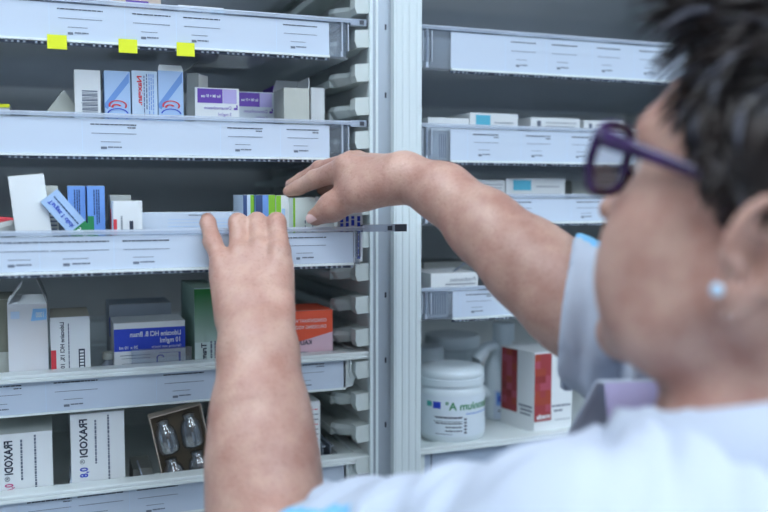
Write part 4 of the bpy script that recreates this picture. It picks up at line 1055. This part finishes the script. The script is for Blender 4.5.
# ---- thumb nails and finger nails
def nail(tip, back, up_, w_, l_, par):
    ax = N3(tip-back); n_ = N3(up_-ax*(up_@ax)); sd_ = np.cross(ax, n_); mb = MB(); vs = []; fs = []; nu, nv = 8, 8
    for i in range(nu+1):
        for j in range(nv+1):
            a = (i/nu-.5)*2.0; b = (j/nv-.5)*2
            k = (1-abs(b)**3*.25) if b > 0 else (1-abs(b)**4*.2)
            vs.append(tuple(tip+ax*(b*l_)+sd_*(math.sin(a)*w_*k)+n_*(math.cos(a)*w_*.9-w_*.35-(.0008 if b > 0 else .0)*b*b)))
    for i in range(nu):
        for j in range(nv): fs.append((i*(nv+1)+j, (i+1)*(nv+1)+j, (i+1)*(nv+1)+j+1, i*(nv+1)+j+1))
    mb.add(vs, fs, mat('nail', (.72, .50, .48), .3)); o = mb.build('fingernail', par, smooth=True)
tt, tb = P3(314.5, 217.5, .848), P3(332, 208, .838)
nail(tt-fl*.0052+A_(UP)*.001, tb-fl*.0052+A_(UP)*.001, -fl*.85+A_(UP)*.5, .0076, .0078, person)
t_, b_ = P3(290.5, 190.3, .882), P3(299, 187.5, .876); nail(t_-fl*.0008+A_(UP)*.0034, b_-fl*.0008+A_(UP)*.0034, A_(UP)*.9-fl*.4, .0050, .0055, person)
# ---- eyes, brow
for s in (1, -1):
    mb = MB(); bm = bmesh.new(); bmesh.ops.create_uvsphere(bm, u_segments=20, v_segments=14, radius=.0118)
    me = bpy.data.meshes.new('eyeball'); bm.to_mesh(me); bm.free(); me.materials.append(mat('eye_white', (.75, .75, .74), .2)); me.materials.append(mat('iris', (.10, .07, .05), .2))
    o = bpy.data.objects.new('eyeball', me); C.objects.link(o); o.parent = person; o.location = hd(.070, s*.032, .022)
    c_ = np.array(HM.T@A_((0, 0, 0)))
    for p in me.polygons:
        p.use_smooth = True
        if (A_(p.center)@hf) > .0105: p.material_index = 1
    S2 = MB(); S2.tube([hd(.079-.010*t*t, s*(.018+.030*t), .047+.006*math.sin(t*2.4)) for t in np.linspace(0, 1, 8)], [.002, .003, .0034, .0034, .003, .0026, .002, .001], mat('brow_hair', (.10, .075, .06), .7), n=8); S2.build('eyebrow', person, smooth=True)
    S2 = MB(); S2.tube([hd(.083-.012*abs(t-.4), s*(.020+.026*t), .028+.005*math.sin(math.pi*t)) for t in np.linspace(0, 1, 8)], [.0012]*8, E_skin, n=8); S2.build('eyelid', person, smooth=True)
# ---- hair: cap plus many short locks
HAIR = mat('dark_hair', (.014, .009, .008), .36, .5, bump=.2, bscale=600, vcol=(.036, .023, .019), vscale=60)
HAIRG = mat('greying_hair', (.10, .10, .13), .35, .6)
Hf = Field(); Hf.ell(hd(-.016, 0, .056), (.103, .081, .088), HM, .02); Hf.ell(hd(-.050, 0, .0), (.058, .064, .07), HM, .03); Hf.ell(hd(.045, .005, .122), (.045, .052, .026), HM, .02)
for s in (1, -1): Hf.ell(hd(-.014, s*.066, .048), (.042, .020, .030), HM, .015)
def hair_ok(L):      # L in head coordinates: where hair grows
    x, y, z = L[..., 0], L[..., 1], L[..., 2]
    line = np.interp(x, [-.12, -.075, -.045, -.033, -.025, -.012, .006, .018, .030, .043, .050, .060, .075, .1], [-.10, -.095, -.085, -.05, .005, .026, .026, -.004, -.022, -.014, .070, .100, .112, .12])
    return z-line
def hpost(P, D):
    L = (P-H0)@HM; return np.maximum(D+nz(P, 5, 160, .0016), -hair_ok(L)*.8)
V3, Q3 = polygonize(Hf, H0-.17, H0+.2, .0034, hpost)
hair = mesh_obj('hair', V3, Q3, [HAIR], person)
rn = random.Random(11); mb = MB(); cnt = 0
while cnt < 3600:
    v = N3(A_((rn.gauss(0, 1), rn.gauss(0, 1), rn.gauss(0, 1))))
    Lp = A_((-.016, 0, .056))+v*A_((.101, .079, .086)) if rn.random() < .85 else A_((-.050, 0, 0))+v*A_((.056, .062, .068))
    if hair_ok(Lp) < .001 or Lp[1] < -.05: continue
    if Field.one(Hf, Hf.p[0], hd(*Lp)[None])[0] < -.004 or Field.one(Hf, Hf.p[1], hd(*Lp)[None])[0] < -.004: continue
    cnt += 1
    nrm = v
    # growth flow: from the crown forwards over the top, down at the sides
    top = max(0, min(1, (Lp[2]-.05)/.06)); flow = A_((.75*top+.05-.35*(1-top), 0, -.25-.75*(1-top)))
    if top > .5: flow = flow+A_((.1, .25*rn.uniform(-1, 1), .25))
    flow = flow+A_((rn.gauss(0, .28), rn.gauss(0, .28), rn.gauss(0, .22))); flow -= nrm*(flow@nrm); flow = N3(flow)
    ln = rn.uniform(.014, .026)*(1+1.1*top); lift = rn.uniform(.10, .34)*(1+1.5*top)
    if hair_ok(Lp) < .02 and Lp[0] < .06: ln = min(ln, .012)
    sidev = np.cross(nrm, flow); curl = rn.uniform(-.5, .5); pts = []; rs = []
    w0 = rn.uniform(.0010, .0020)*(1+.5*top)
    for i in range(6):
        t = i/5; q = Lp+flow*ln*t+nrm*(lift*ln*(t-.75*t*t)-.0008)+sidev*curl*ln*t*t*.6; pts.append(hd(*q)); rs.append(w0*(1-.85*t**1.6))
    mb.tube(pts, rs, HAIRG if rn.random() < (.10+.12*top) else HAIR, n=4, sq=1.6)
for k in range(420):      # forelock standing out over the forehead
    a = rn.uniform(-1.15, 1.15); Lp = A_((.045+.042*math.cos(a)*rn.uniform(.5, 1), .005+.05*math.sin(a), .122+rn.uniform(-.012, .020)))
    fl_ = N3(A_((.8+rn.gauss(0, .2), .35*math.sin(a)+rn.gauss(0, .35), .45+rn.gauss(0, .35)))); ln = rn.uniform(.016, .034); dn_ = rn.uniform(.2, .9); sw = A_((0, rn.gauss(0, .4), 0))
    pts = [hd(*(Lp+fl_*ln*t-A_((0, 0, 1))*dn_*ln*t*t+sw*ln*t*t)) for t in (0, .25, .5, .75, 1)]; w0 = rn.uniform(.0012, .0024)
    mb.tube(pts, [w0, w0, w0*.8, w0*.5, w0*.1], HAIRG if rn.random() < .22 else HAIR, n=4, sq=1.6)
for k in range(500):      # short layer over the top of the ears
    s_ = 1 if k % 3 else -1; x_ = rn.uniform(-.05, .03); z_ = rn.uniform(.028, .065); Lp = A_((x_, s_*(.082-.5*(abs(x_+.014)/.042)**2*.006), z_))
    fl_ = N3(A_((-.35+rn.gauss(0, .25), s_*.12, -1))); ln = rn.uniform(.012, .022)
    pts = [hd(*(Lp+fl_*ln*t-A_((0, s_, 0))*.12*ln*t*t)) for t in (0, .33, .66, 1)]; w0 = rn.uniform(.001, .0018)
    mb.tube(pts, [w0, w0, w0*.7, w0*.1], HAIRG if rn.random() < .08 else HAIR, n=4, sq=1.6)
locks = mb.build('hair_locks', hair, smooth=True); locks['kind'] = 'stuff'
# ---- earring
es = MB(); 
bm = bmesh.new(); bmesh.ops.create_icosphere(bm, subdivisions=2, radius=.0036); me = bpy.data.meshes.new('earring'); bm.to_mesh(me); bm.free(); me.materials.append(mat('pale_blue_stone', (.55, .75, .9), .05, 1))
er = bpy.data.objects.new('earring', me); C.objects.link(er); er.parent = person; er['label'] = 'small pale blue stone ear stud'
er.location = P3(717, 290, .440)
# ---- glasses
G = empty('eyeglasses', Vector(hd(.095, 0, .02))); tag(G, 'purple-framed eyeglasses worn by the person in white', 'glasses')
PF = mat('purple_acetate', (.024, .011, .05), .2, .6, vcol=(.07, .028, .13), vscale=90); GI = Matrix.Translation(-Vector(hd(.095, 0, .02)))
LENS = clear('lens_glass', (.93, .95, .98), .02, .10, .02)
for s in (1, -1):
    loop = []
    for k in range(36):
        a = 2*math.pi*k/36; ca, sa = math.cos(a), math.sin(a)
        ly = s*(.0345+.0255*math.copysign(abs(ca)**.62, ca)); lz = .021+.0205*math.copysign(abs(sa)**.68, sa)+(.0025*ca if sa > 0 else 0)
        loop.append(tuple(hd(.100-.10*abs(ly)**1.0*.16-.0*lz-.0025*(lz/.02)*0-.003*(lz < .021)*abs(lz-.021)/.02, ly, lz)))
    m1 = MB(); m1.tube(loop, .0031, PF, GI, n=10, closed=True, sq=1.0); m1.build('rim', G, smooth=True)
    m1 = MB(); c_ = np.mean(np.array(loop), 0); f1 = [(0+i, (i+1) % 36, 36) for i in range(36)]
    m1.add([tuple(p) for p in loop]+[tuple(c_+hf*.001)], f1, LENS, GI); m1.build('lens', G, smooth=True)
    m1 = MB(); hx = hd(.097, s*.060, .034)
    tp = [hx, hd(.088, s*.0665, .034), hd(.06, s*.071, .033), hd(.03, s*.074, .031), hd(.0, s*.077, .030), hd(-.015, s*.077, .024), hd(-.03, s*.074, .002)]
    m1.tube(tp, [.0056, .0054, .0044, .0036, .0030, .0026, .002], PF, GI, n=10, sq=.55); m1.build('temple', G, smooth=True)
m1 = MB(); m1.tube([hd(.098, -.0105, .026), hd(.101, -.005, .029), hd(.102, 0, .030), hd(.101, .005, .029), hd(.098, .0105, .026)], .0022, PF, GI, n=10); m1.build('bridge', G, smooth=True)
for s in (1, -1):
    m1 = MB(); m1.tube([hd(.098, s*.0115, .018), hd(.093, s*.0105, .014), hd(.092, s*.010, .008)], .0012, PF, GI, n=8); m1.build('nose_pad', G, smooth=True)
#PERSON-END
# ------------------------------------------------------------------ render look
w = bpy.data.worlds.new('world'); scn.world = w; w.use_nodes = True; w.node_tree.nodes['Background'].inputs[0].default_value = (.5, .6, .75, 1); w.node_tree.nodes['Background'].inputs[1].default_value = .3
scn.view_settings.view_transform = 'Standard'; scn.view_settings.look = 'None'; scn.view_settings.gamma = 1; scn.view_settings.exposure = -.72
scn.cycles.use_denoising = True; scn.cycles.max_bounces = 10; scn.cycles.transparent_max_bounces = 24; scn.cycles.caustics_reflective = False; scn.cycles.caustics_refractive = False
